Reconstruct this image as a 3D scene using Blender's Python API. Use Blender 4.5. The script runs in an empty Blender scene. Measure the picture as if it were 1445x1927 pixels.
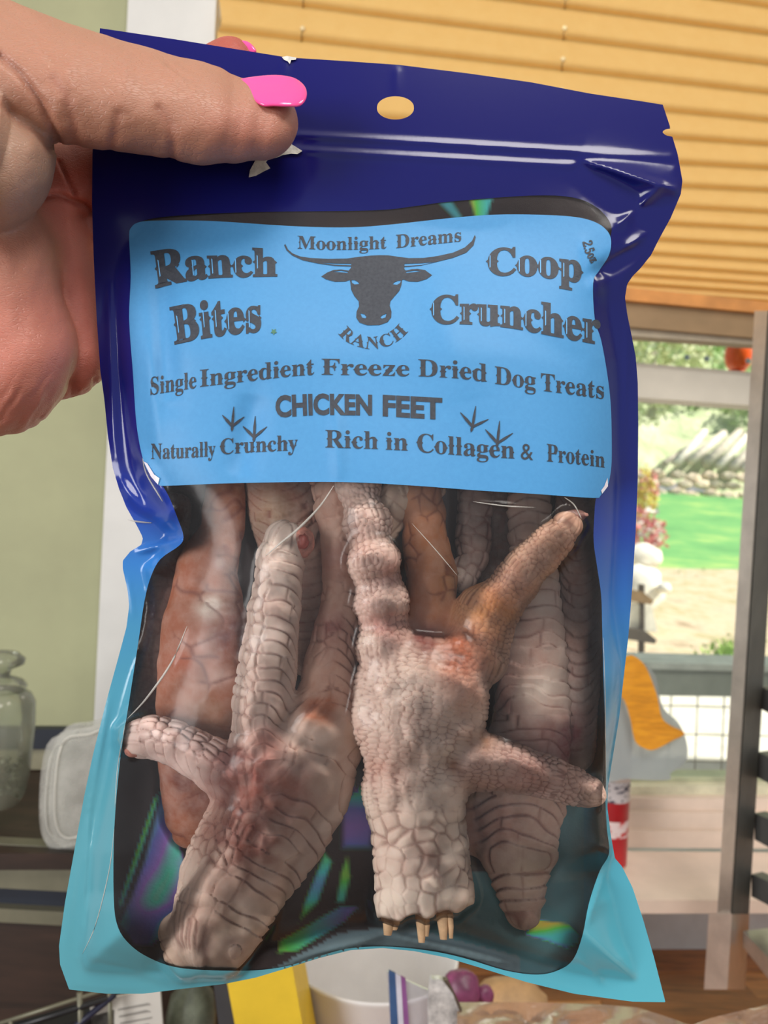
import bpy, math, random
import numpy as np
from mathutils import Vector, Matrix
random.seed(4); RNG = np.random.RandomState(4)
C = bpy.context.scene.collection
SC = bpy.context.scene
# ------------------------------------------------------------------ camera, world, lights
F = 1450.0; CX, CY = 722.5, 963.5
CAMZ = 1.30
ROLL, PITCH, YAW = math.radians(3.1), math.radians(1.0), math.radians(6.0)
CM = Matrix.Translation((0, 0, CAMZ)) @ Matrix.Rotation(math.pi/2 + PITCH, 4, 'X') @ Matrix.Rotation(ROLL, 4, 'Z')
cd = bpy.data.cameras.new('camera'); cam = bpy.data.objects.new('camera', cd); C.objects.link(cam)
cam.matrix_world = CM
cd.sensor_fit = 'HORIZONTAL'; cd.sensor_width = 36; cd.lens = 36*F/1445; cd.clip_start = .01; cd.clip_end = 200
cd.dof.use_dof = True; cd.dof.focus_distance = .188; cd.dof.aperture_fstop = 30
SC.camera = cam
w = bpy.data.worlds.new('sky'); SC.world = w; w.use_nodes = True
wn = w.node_tree
bg = wn.nodes['Background']; bg.inputs[1].default_value = 0.60
wtc = wn.nodes.new('ShaderNodeTexCoord'); wsx = wn.nodes.new('ShaderNodeSeparateXYZ'); wrp = wn.nodes.new('ShaderNodeValToRGB')
wn.links.new(wtc.outputs['Generated'], wsx.inputs[0]); wn.links.new(wsx.outputs['Z'], wrp.inputs[0]); wn.links.new(wrp.outputs[0], bg.inputs[0])
wrp.color_ramp.elements[0].color = (.92, .93, .95, 1); wrp.color_ramp.elements[1].color = (.62, .76, 1, 1)
def light(kind, loc, aim, energy, color=(1, 1, 1), size=.5, size_y=None, ang=None):
    l = bpy.data.lights.new(kind.lower() + '_light', kind); l.energy = energy; l.color = color
    if kind == 'AREA':
        l.size = size
        if size_y: l.shape = 'RECTANGLE'; l.size_y = size_y
    if ang: l.angle = ang
    o = bpy.data.objects.new(kind.lower() + '_light', l); C.objects.link(o); o.location = loc
    o.rotation_euler = (Vector(aim) - Vector(loc)).to_track_quat('-Z', 'Y').to_euler()
    return o
light('SUN', (7, -1.2, 6.5), (0, .8, 0), 9.5, (1, .93, .8), ang=.02)
light('AREA', (.22, -.62, 2.28), (0, .2, 1.2), 13, (1, .95, .89), .5)
light('AREA', (-1.25, -1.0, 1.35), (0, .2, 1.2), 24, (1, .98, .96), .75)  # unseen fill lamp added at front left to brighten the feet
light('AREA', (.9, .1, 2.38), (.4, .3, .9), 4, (1, .93, .84), .35)
vs = SC.view_settings; vs.view_transform = 'Standard'; vs.look = 'None'; vs.gamma = 1; vs.use_curve_mapping = False; vs.exposure = -0.12

# ------------------------------------------------------------------ projections
CM3 = np.array(CM.to_3x3()); CO = np.array(CM.translation)
def P(x, y, d):
    x, y, d = np.broadcast_arrays(np.asarray(x, float), np.asarray(y, float), np.asarray(d, float))
    v = np.stack([(x-CX)/F*d, -(y-CY)/F*d, -d], -1)
    return v @ CM3.T + CO
UX = np.array([math.cos(YAW), math.sin(YAW), 0]); UN = np.array([math.sin(YAW), -math.cos(YAW), 0]); UZ = np.array([0, 0, 1.])
WD = .78
def W(x, y, off=0.):
    """pixel -> point on the window wall plane, off metres in front of it (room side)"""
    r = P(x, y, 1.) - CO; p0 = np.array([0, WD, 0]) + UN*off
    t = ((p0-CO) @ UN) / (r @ UN)
    return CO + r*np.asarray(t)[..., None]
def Hp(x, y, z):
    r = P(x, y, 1.) - CO
    t = (z-CO[2]) / r[..., 2]
    return CO + r*np.asarray(t)[..., None]
D0 = .19; S = D0/F
def B(x, y, z): return P(x, y, D0 - np.asarray(z, float)*S)

# ------------------------------------------------------------------ materials
def lin(c):
    return tuple(((v/255)/12.92 if v/255 <= .04045 else ((v/255+.055)/1.055)**2.4) for v in c)
def rgba(c): return (*lin(c), 1)
class NT:
    def __init__(s, name):
        s.m = bpy.data.materials.new(name); s.m.use_nodes = True; s.t = s.m.node_tree
        s.b = s.t.nodes['Principled BSDF']; s.out = s.t.nodes['Material Output']
    def n(s, typ, **kw):
        o = s.t.nodes.new('ShaderNode' + typ)
        for k, v in kw.items(): setattr(o, k, v)
        return o
    def l(s, a, b): s.t.links.new(a, b)
    def coord(s, kind='Object'): return s.n('TexCoord').outputs[kind]
    def attr(s, name): return s.n('Attribute', attribute_name=name)
    def noise(s, scale, detail=3, vec=None, rough=.6):
        o = s.n('TexNoise'); o.inputs['Scale'].default_value = scale; o.inputs['Detail'].default_value = detail; o.inputs['Roughness'].default_value = rough
        s.l(vec if vec is not None else s.coord(), o.inputs['Vector']); return o.outputs['Fac']
    def ramp(s, fac, stops):
        r = s.n('ValToRGB'); e = r.color_ramp.elements
        while len(e) < len(stops): e.new(.5)
        for q, (p, c) in zip(e, stops): q.position = p; q.color = rgba(c) if len(c) == 3 else c
        s.l(fac, r.inputs[0]); return r.outputs[0]
    def mix(s, fac, a, b, mode='MIX'):
        m = s.n('MixRGB', blend_type=mode)
        for i, v in zip((0, 1, 2), (fac, a, b)):
            if hasattr(v, 'is_output'): s.l(v, m.inputs[i])
            else: m.inputs[i].default_value = v if i == 0 else (rgba(v) if len(v) == 3 else v)
        return m.outputs[0]
    def math(s, op, a, b=0.):
        m = s.n('Math', operation=op)
        for i, v in enumerate((a, b)):
            if hasattr(v, 'is_output'): s.l(v, m.inputs[i])
            else: m.inputs[i].default_value = v
        return m.outputs[0]
    def bump(s, h, strength, dist, prev=None):
        b = s.n('Bump'); b.inputs['Strength'].default_value = strength; b.inputs['Distance'].default_value = dist
        s.l(h, b.inputs['Height'])
        if prev is not None: s.l(prev, b.inputs['Normal'])
        return b.outputs[0]
    def done(s, color=None, rough=None, metal=None, normal=None, spec=None):
        for v, k in ((color, 'Base Color'), (rough, 'Roughness'), (metal, 'Metallic'), (normal, 'Normal'), (spec, 'Specular IOR Level')):
            if v is None: continue
            if hasattr(v, 'is_output'): s.l(v, s.b.inputs[k])
            else: s.b.inputs[k].default_value = rgba(v) if isinstance(v, tuple) else v
        return s.m
def pm(name, col, rough=.5, metal=0., var=.12, scale=30, bump=0., bscale=200, bdist=.0005, spec=None, stretch=None):
    k = NT(name); c = k.coord()
    if stretch:
        mp = k.n('Mapping'); mp.inputs['Scale'].default_value = stretch; k.l(c, mp.inputs[0]); c = mp.outputs[0]
    f = k.noise(scale, 4, c)
    d = tuple(max(0, int(v*(1-var))) for v in col); u = tuple(min(255, int(v*(1+var*.6))) for v in col)
    nr = k.bump(k.noise(bscale, 3, c), bump, bdist) if bump else None
    return k.done(k.ramp(f, [(.3, d), (.7, u)]), rough, metal, nr, spec)
def film_mat(name, tint=(255, 255, 255), refl=.9, rough=.06, haze=0., hazecol=(200, 200, 200), bumpv=0., bscale=150):
    k = NT(name); t = k.n('BsdfTransparent'); t.inputs[0].default_value = rgba(tint)
    g = k.n('BsdfGlossy'); g.inputs['Roughness'].default_value = rough; g.inputs[0].default_value = (refl, refl, refl, 1)
    fr = k.n('Fresnel'); fr.inputs[0].default_value = 1.5
    if bumpv:
        nb = k.bump(k.noise(bscale, 3), bumpv, .001); k.l(nb, g.inputs['Normal']); k.l(nb, fr.inputs['Normal'])
    m = k.n('MixShader'); k.l(fr.outputs[0], m.inputs[0]); k.l(t.outputs[0], m.inputs[1]); k.l(g.outputs[0], m.inputs[2])
    o = m.outputs[0]
    if haze:
        df = k.n('BsdfDiffuse'); df.inputs[0].default_value = rgba(hazecol)
        m2 = k.n('MixShader')
        hz = k.math('MULTIPLY', k.noise(40, 4), haze*2); k.l(hz, m2.inputs[0])
        k.l(o, m2.inputs[1]); k.l(df.outputs[0], m2.inputs[2]); o = m2.outputs[0]
    k.l(o, k.out.inputs[0]); return k.m

# ------------------------------------------------------------------ mesh helpers
def link(o, parent=None):
    C.objects.link(o)
    if parent is not None: o.parent = parent
    return o
def tag(o, label=None, cat=None, group=None, kind=None):
    if label: o['label'] = label
    if cat: o['category'] = cat
    if group: o['group'] = group
    if kind: o['kind'] = kind
    return o
def mesh(name, v, f, mat=None, parent=None, smooth=False, attrs=None):
    v = np.asarray(v, float)
    loc = np.zeros(3)
    if parent is None:
        loc = v.mean(0); loc[2] = v[:, 2].min()
    else: loc = BASE[parent.name]
    me = bpy.data.meshes.new(name)
    me.from_pydata((v-loc).tolist(), [], [list(map(int, q)) for q in f]) if not isinstance(f, np.ndarray) else fast(me, v-loc, f)
    if smooth: me.polygons.foreach_set('use_smooth', [True]*len(me.polygons))
    for k, a in (attrs or {}).items():
        at = me.attributes.new(k, 'FLOAT_VECTOR' if a.ndim == 2 else 'FLOAT', 'POINT')
        at.data.foreach_set('vector' if a.ndim == 2 else 'value', np.ascontiguousarray(a, dtype=np.float32).ravel())
    if mat: me.materials.append(mat)
    me.update()
    o = bpy.data.objects.new(name, me)
    if parent is None: o.location = loc
    link(o, parent); BASE[o.name] = loc
    return o
BASE = {}
def fast(me, v, f):
    n, k = f.shape
    me.vertices.add(len(v)); me.vertices.foreach_set('co', v.astype(np.float32).ravel())
    me.loops.add(n*k); me.loops.foreach_set('vertex_index', f.astype(np.int32).ravel())
    me.polygons.add(n); me.polygons.foreach_set('loop_start', np.arange(0, n*k, k, dtype=np.int32))
    try: me.polygons.foreach_set('loop_total', np.full(n, k, dtype=np.int32))
    except Exception: pass
    me.update(calc_edges=True)
def root(name, loc, label, cat, group=None):
    o = bpy.data.objects.new(name, None); o.location = tuple(loc); o.empty_display_size = .01
    link(o); BASE[o.name] = np.array([float(q) for q in loc]); return tag(o, label, cat, group)
def prism_vf(top, bot):
    """two matching loops -> closed prism"""
    n = len(top); v = np.vstack([top, bot])
    f = [list(range(n)), list(range(2*n-1, n-1, -1))] + [[i, n+i, n+(i+1) % n, (i+1) % n] for i in range(n)]
    return v, f
def wslab(name, px, off, thick, mat, parent=None):
    """polygon given in pixels laid on the window wall plane at off, thick behind it"""
    px = np.array(px, float); a = W(px[:, 0], px[:, 1], off)
    return mesh(name, *prism_vf(a, a-UN*thick), mat, parent)
def pslab(name, px, d, thick, mat, parent=None, dirv=(0, 1, 0)):
    px = np.array(px, float); a = P(px[:, 0], px[:, 1], d)
    return mesh(name, *prism_vf(a, a+np.array(dirv)*thick), mat, parent)
def box_vf(lo, hi):
    (x0, y0, z0), (x1, y1, z1) = lo, hi
    v = [(x0, y0, z0), (x1, y0, z0), (x1, y1, z0), (x0, y1, z0), (x0, y0, z1), (x1, y0, z1), (x1, y1, z1), (x0, y1, z1)]
    return np.array(v, float), [(0, 3, 2, 1), (4, 5, 6, 7), (0, 1, 5, 4), (1, 2, 6, 5), (2, 3, 7, 6), (3, 0, 4, 7)]
def box(name, lo, hi, mat, parent=None, rot=0):
    v, f = box_vf(lo, hi)
    if rot:
        c = v.mean(0); R = np.array([[math.cos(rot), -math.sin(rot), 0], [math.sin(rot), math.cos(rot), 0], [0, 0, 1]])
        v = (v-c) @ R.T + c
    return mesh(name, v, f, mat, parent)
def tube_vf(pts, r, n=8, close=True):
    pts = np.asarray(pts, float); r = np.broadcast_to(np.asarray(r, float), (len(pts),))
    V = []; Fc = []
    for i, p in enumerate(pts):
        t = pts[min(i+1, len(pts)-1)] - pts[max(i-1, 0)]; t /= np.linalg.norm(t)+1e-12
        u = np.cross(t, [0, 0, 1.]) if abs(t[2]) < .9 else np.cross(t, [1., 0, 0]); u /= np.linalg.norm(u); q = np.cross(t, u)
        for k in range(n):
            a = 2*math.pi*k/n; V.append(p + r[i]*(math.cos(a)*u + math.sin(a)*q))
    for i in range(len(pts)-1):
        for k in range(n): Fc.append((i*n+k, i*n+(k+1) % n, (i+1)*n+(k+1) % n, (i+1)*n+k))
    if close: Fc.append(tuple(range(n))[::-1]); Fc.append(tuple(range((len(pts)-1)*n, len(pts)*n)))
    return np.array(V), Fc
def tube(name, pts, r, mat, parent=None, n=8): return mesh(name, *tube_vf(pts, r, n), mat, parent, True)
def lathe_vf(c, prof, n=40):
    V = []; Fc = []
    for r, z in prof:
        for k in range(n): a = 2*math.pi*k/n; V.append((c[0]+r*math.cos(a), c[1]+r*math.sin(a), c[2]+z))
    for i in range(len(prof)-1):
        for k in range(n): Fc.append((i*n+k, i*n+(k+1) % n, (i+1)*n+(k+1) % n, (i+1)*n+k))
    return np.array(V), Fc
def lathe(name, c, prof, mat, parent=None, n=40): return mesh(name, *lathe_vf(c, prof, n), mat, parent, True)
def join(parts):
    V = []; Fc = []; k = 0
    for v, f in parts: V.append(v); Fc += [tuple(i+k for i in q) for q in f]; k += len(v)
    return np.vstack(V), Fc
def sm(a, b, x): t = np.clip((x-a)/(b-a), 0, 1); return t*t*(3-2*t)

# ------------------------------------------------------------------ implicit surfaces (surface nets)
def chain_d(p, pts, zs=1., squash=1.):
    """p (N,3); returns distance, nearest t along (px), angle coord"""
    p = p.copy(); p[:, 2] /= zs
    best = np.full(len(p), 1e9, np.float32); L = 0.; al = np.zeros(len(p), np.float32); an = np.zeros(len(p), np.float32)
    for (x0, y0, z0, r0), (x1, y1, z1, r1) in zip(pts[:-1], pts[1:]):
        a = np.array([x0, y0, z0/zs], np.float32); b = np.array([x1, y1, z1/zs], np.float32); ab = b-a; ll = float(ab @ ab)
        t = np.clip(((p-a) @ ab)/ll, 0, 1); q = p-(a+t[:, None]*ab); R = r0+t*(r1-r0)
        d = np.sqrt((q*q).sum(1)) - R
        m = d < best
        best[m] = d[m]; al[m] = L+t[m]*math.sqrt(ll)
        h = math.hypot(ab[0], ab[1])+1e-6; lat = (q[:, 0]*-ab[1]+q[:, 1]*ab[0])/h
        an[m] = (np.arctan2(lat, q[:, 2])*R)[m]
        L += math.sqrt(ll)
    return best*(.5+.5*min(zs, 1)), al, an
def chain_dist(p, pts, zs=1.):
    p = p.copy(); p[:, 2] /= zs; best = None
    for (x0, y0, z0, r0), (x1, y1, z1, r1) in zip(pts[:-1], pts[1:]):
        a = np.array([x0, y0, z0/zs], np.float32); b = np.array([x1, y1, z1/zs], np.float32); ab = b-a; ll = float(ab @ ab)
        t = np.clip(((p-a) @ ab)/ll, 0, 1); q = p-(a+t[:, None]*ab)
        d = np.sqrt((q*q).sum(1)) - (r0+t*(r1-r0)); best = d if best is None else np.minimum(best, d)
    return best*(.5+.5*min(zs, 1))
def smin(a, b, k):
    h = np.clip(.5+.5*(b-a)/k, 0, 1); return b+(a-b)*h-k*h*(1-h)
def sdf(p, chains, k):
    d = None
    for c in chains:
        e = chain_dist(p, c['pts'], c.get('zs', 1.)); d = e if d is None else smin(d, e, c.get('k', k))
    return d
def nets(fn, lo, hi, h):
    lo = np.array(lo, np.float32); n = np.ceil((np.array(hi)-lo)/h).astype(int)+1
    ax = [lo[i]+h*np.arange(n[i], dtype=np.float32) for i in range(3)]
    Fv = np.empty(n, np.float32)
    Y, Z = np.meshgrid(ax[1], ax[2], indexing='ij')
    step = max(1, int(400000/(n[1]*n[2])))
    for i in range(0, n[0], step):
        xs = ax[0][i:i+step]
        p = np.empty((len(xs), n[1], n[2], 3), np.float32); p[..., 0] = xs[:, None, None]; p[..., 1] = Y; p[..., 2] = Z
        Fv[i:i+step] = fn(p.reshape(-1, 3)).reshape(len(xs), n[1], n[2])
    Fv[0] = Fv[-1] = np.maximum(Fv[0], 1); Fv[:, 0] = np.maximum(Fv[:, 0], 1); Fv[:, -1] = np.maximum(Fv[:, -1], 1); Fv[:, :, 0] = np.maximum(Fv[:, :, 0], 1); Fv[:, :, -1] = np.maximum(Fv[:, :, -1], 1)
    s = Fv < 0
    acc = np.zeros((*(n-1), 3), np.float32); cnt = np.zeros(tuple(n-1), np.float32)
    for axis in range(3):
        o = [b for b in range(3) if b != axis]
        for da in (0, 1):
            for db in (0, 1):
                sl0 = [None]*3; sl1 = [None]*3
                sl0[axis] = slice(0, -1); sl1[axis] = slice(1, None)
                for ax_, dd in zip(o, (da, db)):
                    sl0[ax_] = sl1[ax_] = slice(dd, n[ax_]-1+dd)
                f0 = Fv[tuple(sl0)]; f1 = Fv[tuple(sl1)]; m = (f0 < 0) != (f1 < 0)
                t = np.where(m, f0/(f0-f1+1e-12), 0)
                acc[..., axis] += np.where(m, t, 0)
                acc[..., o[0]] += m*da; acc[..., o[1]] += m*db; cnt += m
    mask = cnt > 0; idx = np.full(mask.shape, -1, np.int64); idx[mask] = np.arange(mask.sum())
    cell = np.argwhere(mask); v = (cell+acc[mask]/cnt[mask][:, None])*h+lo
    faces = []
    for axis in range(3):
        o1, o2 = (axis+1) % 3, (axis+2) % 3
        sl0 = [slice(1, -1)]*3; sl1 = [slice(1, -1)]*3; sl0[axis] = slice(0, -1); sl1[axis] = slice(1, None)
        a = s[tuple(sl0)]; b = s[tuple(sl1)]; m = np.argwhere(a != b)
        if not len(m): continue
        inside = a[tuple(m.T)]
        base = m.copy(); base[:, o1] += 1; base[:, o2] += 1
        def c(d1, d2):
            q = base.copy(); q[:, o1] -= d1; q[:, o2] -= d2; return idx[tuple(q.T)]
        qd = np.stack([c(0, 0), c(1, 0), c(1, 1), c(0, 1)], 1)
        qd[~inside] = qd[~inside][:, ::-1]; faces.append(qd)
    return v.astype(np.float32), np.vstack(faces)
def grad(fn, p, e=1.5):
    g = np.stack([fn(p+np.array(d, np.float32)*e)-fn(p-np.array(d, np.float32)*e) for d in ((1, 0, 0), (0, 1, 0), (0, 0, 1))], 1)
    return g/(np.linalg.norm(g, axis=1, keepdims=True)+1e-9)
def hsh(i, s): return ((np.sin(i @ np.array([127.1, 311.7, 74.7])+s*19.19)*43758.5453) % 1.0)
def worley(q):
    """F2-F1 of a jittered grid (2D use: q z ignored if constant)"""
    base = np.floor(q); f1 = np.full(len(q), 9.); f2 = np.full(len(q), 9.)
    for dx in (-1, 0, 1):
        for dy in (-1, 0, 1):
            c = base+np.array([dx, dy, 0]); j = np.stack([hsh(c, 1), hsh(c, 2)], 1)*.75+.12
            d = np.hypot(c[:, 0]+j[:, 0]-q[:, 0], c[:, 1]+j[:, 1]-q[:, 1])
            f2 = np.minimum(f2, np.maximum(f1, d)); f1 = np.minimum(f1, d)
    return f2-f1, f1
def vnoise(p, s):
    p = p/s; b = np.floor(p); f = p-b; f = f*f*(3-2*f); o = 0
    for dx in (0, 1):
        for dy in (0, 1):
            for dz in (0, 1):
                wt = (f[:, 0] if dx else 1-f[:, 0])*(f[:, 1] if dy else 1-f[:, 1])*(f[:, 2] if dz else 1-f[:, 2])
                o = o+wt*hsh(b+np.array([dx, dy, dz]), 3)
    return o
def seg_d(x, y, a, b):
    ax, ay = a; bx, by = b; dx, dy = bx-ax, by-ay; L = dx*dx+dy*dy+1e-9
    t = np.clip(((x-ax)*dx+(y-ay)*dy)/L, 0, 1); return np.hypot(x-ax-t*dx, y-ay-t*dy), t
def poly_line_d(x, y, pts):
    d = np.full(np.shape(x), 1e9)
    for a, b in zip(pts[:-1], pts[1:]): d = np.minimum(d, seg_d(x, y, a, b)[0])
    return d
def inside(x, y, poly):
    r = np.zeros(np.shape(x), bool); n = len(poly)
    for i in range(n):
        x0, y0 = poly[i]; x1, y1 = poly[(i+1) % n]
        if y0 == y1: continue
        c = ((y0 > y) != (y1 > y)) & (x < (x1-x0)*(y-y0)/(y1-y0)+x0); r ^= c
    return r
def spline(pts, n=6, closed=True):
    """Catmull-Rom through pts"""
    pts = np.array(pts, float); N = len(pts); out = []
    for i in range(N if closed else N-1):
        p0, p1, p2, p3 = (pts[(i+k-1) % N] if closed else pts[min(max(i+k-1, 0), N-1)] for k in range(4))
        for t in np.arange(n)/n:
            out.append(.5*((2*p1)+(-p0+p2)*t+(2*p0-5*p1+4*p2-p3)*t*t+(-p0+3*p1-3*p2+p3)*t**3))
    if not closed: out.append(pts[-1])
    return np.array(out)

# ================================================================== SETTING
m_green = pm('green_wall_paint', (160, 162, 128), .7, var=.05, scale=8, bump=.2, bscale=400)
m_white = pm('white_trim_paint', (206, 206, 204), .45, var=.04, scale=10)
m_sill = pm('cream_sill_paint', (236, 216, 200), .45, var=.06, scale=14)
m_vinyl = pm('window_vinyl', (205, 200, 188), .4, var=.05, scale=12)
m_apron = pm('apron_paint', (190, 188, 186), .6, var=.05)
TL, TR = -700, 2500
def S_(o): return tag(o, kind='structure')
# green wall in four pieces round the opening (pixel outline on the wall plane)
def rowx(y, base, slope=-.05): return base+slope*y
wallL = S_(wslab('wall_left', [(-1400, -900), (300, -900), (185, 1900), (-1400, 1900)], 0, .12, m_green))
S_(wslab('wall_right', [(2150, -900), (3200, -900), (3000, 1900), (2050, 1900)], 0, .12, m_green))
S_(wslab('wall_top', [(300, -900), (2150, -900), (2150, -440), (300, -650)], 0, .12, m_green))
S_(wslab('wall_bottom', [(175, 1712), (2060, 1700), (2060, 4200), (175, 4200)], -.005, .12, m_apron))
# window casing, jambs and sash bars
S_(wslab('trim_1', [(285, -900), (451, -900), (407, 0), (340, 1500), (335, 1700), (176, 1700), (176, 1372), (241, 0)], .018, .02, m_white))
S_(wslab('trim_2', [(2110, -900), (2260, -900), (2160, 1700), (2010, 1700)], .018, .02, m_white))
S_(wslab('trim_3', [(300, -700), (2150, -500), (2150, -390), (300, -600)], .018, .02, m_white))
S_(wslab('trim_4', [(428, -700), (452, -700), (360, 1500), (336, 1500)], 0, .09, m_white))
win = root('window_1', W(1300, 1590), None, None); tag(win, kind='structure')
wslab('meeting_rail', [(330, 622), (1202, 690), (2100, 765), (2100, 812), (1204, 748), (330, 690)], -.02, .03, m_vinyl, win)
wslab('meeting_rail_lip', [(330, 610), (1202, 683), (2100, 757), (2100, 768), (1202, 692), (330, 624)], -.028, .02, m_vinyl, win)
wslab('sash_rail', [(336, 1484), (2080, 1476), (2080, 1505), (336, 1505)], -.03, .03, pm('sash_paint', (222, 218, 190), .4), win)
wslab('sash_rail_lower', [(336, 1468), (2080, 1462), (2080, 1478), (336, 1486)], -.045, .03, pm('sash_green_grey', (190, 194, 164), .4), win)
wslab('stool_step', [(336, 1503), (2080, 1503), (2080, 1532), (336, 1526)], -.018, .03, m_sill, win)
wslab('stool_step', [(336, 1526), (2080, 1532), (2080, 1568), (336, 1560)], -.01, .04, m_sill, win)
wslab('stool_step', [(336, 1560), (2080, 1568), (2080, 1600), (336, 1592)], -.002, .05, m_sill, win)
m_glass = film_mat('window_glass', (250, 252, 250), .8, .02)
wslab('upper_pane', [(336, -600), (2120, -500), (2110, 765), (336, 622)], -.05, .003, m_glass, win)
wslab('lower_pane', [(336, 690), (2110, 812), (2080, 1470), (336, 1476)], -.052, .003, m_glass, win)
# deep sill board: horizontal, from the wall out into the room
zs_ = float(W(1280, 1600)[2])
def hquad(name, px, z, th, mat, parent=None):
    px = np.array(px, float); a = Hp(px[:, 0], px[:, 1], z); return mesh(name, *prism_vf(a, a-np.array([0, 0, th])), mat, parent)
sill = S_(hquad('trim_5', [(300, 1592), (2200, 1612), (2260, 1694), (230, 1694)], zs_, .012, m_sill))
# floor far below and a strip of counter
ZC = float(W(1300, 1790)[2])
m_dark = pm('dark_walnut', (52, 36, 28), .5, var=.3, scale=12, stretch=(1, 8, 8))
S_(box('floor', (-3, -2.5, -.05), (3.4, WD+.3, 0), pm('floor_boards', (120, 95, 70), .6)))

S_(box('ceiling', (-3, -2.5, 2.45), (3.4, WD+.32, 2.5), pm('ceiling_paint', (226, 224, 218), .8)))
# butcher block counter: staves are parts
def wood(name, col, rough=.4, axis=(1.5, 14, 14)):
    k = NT(name); mp = k.n('Mapping'); mp.inputs['Scale'].default_value = axis; k.l(k.coord(), mp.inputs[0])
    f = k.noise(9, 6, mp.outputs[0], .65)
    d = tuple(int(v*.55) for v in col); u = tuple(min(255, int(v*1.12)) for v in col)
    return k.done(k.ramp(f, [(.28, d), (.5, col), (.75, u)]), rough, 0, k.bump(f, .15, .0006))
woods = [wood('butcher_block_%d' % i, c) for i, c in enumerate([(178, 122, 70), (160, 104, 58), (192, 138, 84), (148, 96, 52)])]
cr = root('counter', (0.2, .55, ZC), 'honey brown butcher block counter under the window sill', 'counter')
for i in range(12):
    y0 = .80-.042*(i+1); xs = [-.02, .38+.09*math.sin(i*2.1), .9, 1.5]
    for j in range(3):
        v, f = box_vf((xs[j], y0+.0004, ZC-.038), (xs[j+1]-.0005, y0+.0416, ZC-.0004*((i*7+j) % 3)))
        v = v @ np.array([[math.cos(YAW), math.sin(YAW), 0], [-math.sin(YAW), math.cos(YAW), 0], [0, 0, 1]]); v[:, 1] -= .02
        mesh('stave', v, f, woods[(i*3+j*5) % 4], cr)
box('cabinet_body', (0, .3, 0.0), (1.45, .72, ZC-.042), pm('cabinet_paint', (180, 178, 170), .5), cr)

# ------------------------------------------------------------------ pleated blind
k = NT('blind_cloth'); f = k.noise(60, 5)
hgt = k.n('SeparateXYZ'); k.l(k.coord(), hgt.inputs[0])
col = k.mix(f, (240, 196, 124), (248, 210, 142))
k.done(col, .75); tr = k.n('BsdfTranslucent'); k.l(col, tr.inputs[0]); mx = k.n('MixShader'); mx.inputs[0].default_value = .5
k.l(k.b.outputs[0], mx.inputs[1]); k.l(tr.outputs[0], mx.inputs[2]); k.l(mx.outputs[0], k.out.inputs[0]); m_blind = k.m
bl = root('pleated_blind', W(1000, 600, .03), 'honey yellow pleated window blind glowing with daylight', 'blind')
# crease pixel heights measured at x=1000 and at x=1445
cre = [(-520, -395), (-455, -335), (-390, -275), (-325, -215), (-262, -160), (-202, -105), (-144, -50), (-90, 5), (-48, 15), (8, 65), (67, 122), (126, 176), (186, 228), (244, 273), (293, 318), (338, 360), (374, 400), (407, 432), (437, 463), (461, 492), (484, 515), (503, 533), (519, 550), (532, 566)]
cre = [c for c in cre if not (c[0] == -90)]
V = []; nx = 5; rows = []
xs = [413, 700, 1000, 1445, 2080]
def cy(c, x): return c[0]+(c[1]-c[0])*(x-1000)/445
prof = []
for i in range(len(cre)-1):
    a, b_ = cre[i], cre[i+1]; hgt_ = (b_[0]-a[0])
    for t, off in ((0, .020), (.12, .0215), (.40, .0255), (.65, .0278), (.82, .0270), (.94, .0225)):
        prof.append(((a[0]+(b_[0]-a[0])*t, a[1]+(b_[1]-a[1])*t), off))
prof.append((cre[-1], .018))
for c, off in prof:
    for x in xs: V.append(W(x-(.05*cy(c, x))+(0 if x > 413 else (off-.022)*900), cy(c, x), off))
Fb = [(i*nx+j, i*nx+j+1, (i+1)*nx+j+1, (i+1)*nx+j) for i in range(len(prof)-1) for j in range(nx-1)]
mesh('pleated_cloth', V, Fb, m_blind, bl, True)
m_rail = pm('blind_rail', (142, 116, 84), .5, var=.06)
wslab('bottom_rail', [(360, 478), (1180, 563), (1445, 588), (2100, 650), (2100, 700), (1445, 638), (1186, 615), (360, 535)], .022, .02, m_rail, bl)
wslab('bottom_rail_fold', [(360, 463), (1180, 541), (1445, 568), (2100, 630), (2100, 655), (1445, 590), (1180, 565), (360, 480)], .028, .026, pm('blind_fold', (196, 134, 70), .6), bl)
wslab('rail_lip', [(360, 533), (1186, 613), (1445, 636), (2100, 698), (2100, 714), (1445, 650), (1190, 632), (360, 550)], .016, .018, pm('rail_lip', (170, 158, 138), .5), bl)
m_cord = pm('blind_cord', (176, 138, 84), .6); m_bead = pm('blind_grommet', (250, 222, 170), .3)
for x0 in (570, 1063, 1800):
    for j, (a, b_) in enumerate(zip(cre[:-1], cre[1:])):
        yA, yB = cy(a, x0), cy(b_, x0)
        if yB < -80 or yA > 540: continue
        xx = x0-.05*yA; g = yB-yA
        p = W(xx, yA+g*.63, .0283)
        v, f = lathe_vf(p*0, [(0, -.0018), (.0022, -.0014), (.0028, 0), (.0022, .0014), (0, .0018)], 10)
        mesh('grommet', v @ np.array([[1, 0, 0], [0, 0, 1], [0, -1, 0]])+p, f, m_bead, bl, True)
        tube('cord', [W(xx, yA+g*.68, .0282), W(xx-2, yA+g*.84, .0272), W(xx-2, yB, .0205)], .0008, m_cord, bl, 6)

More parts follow.
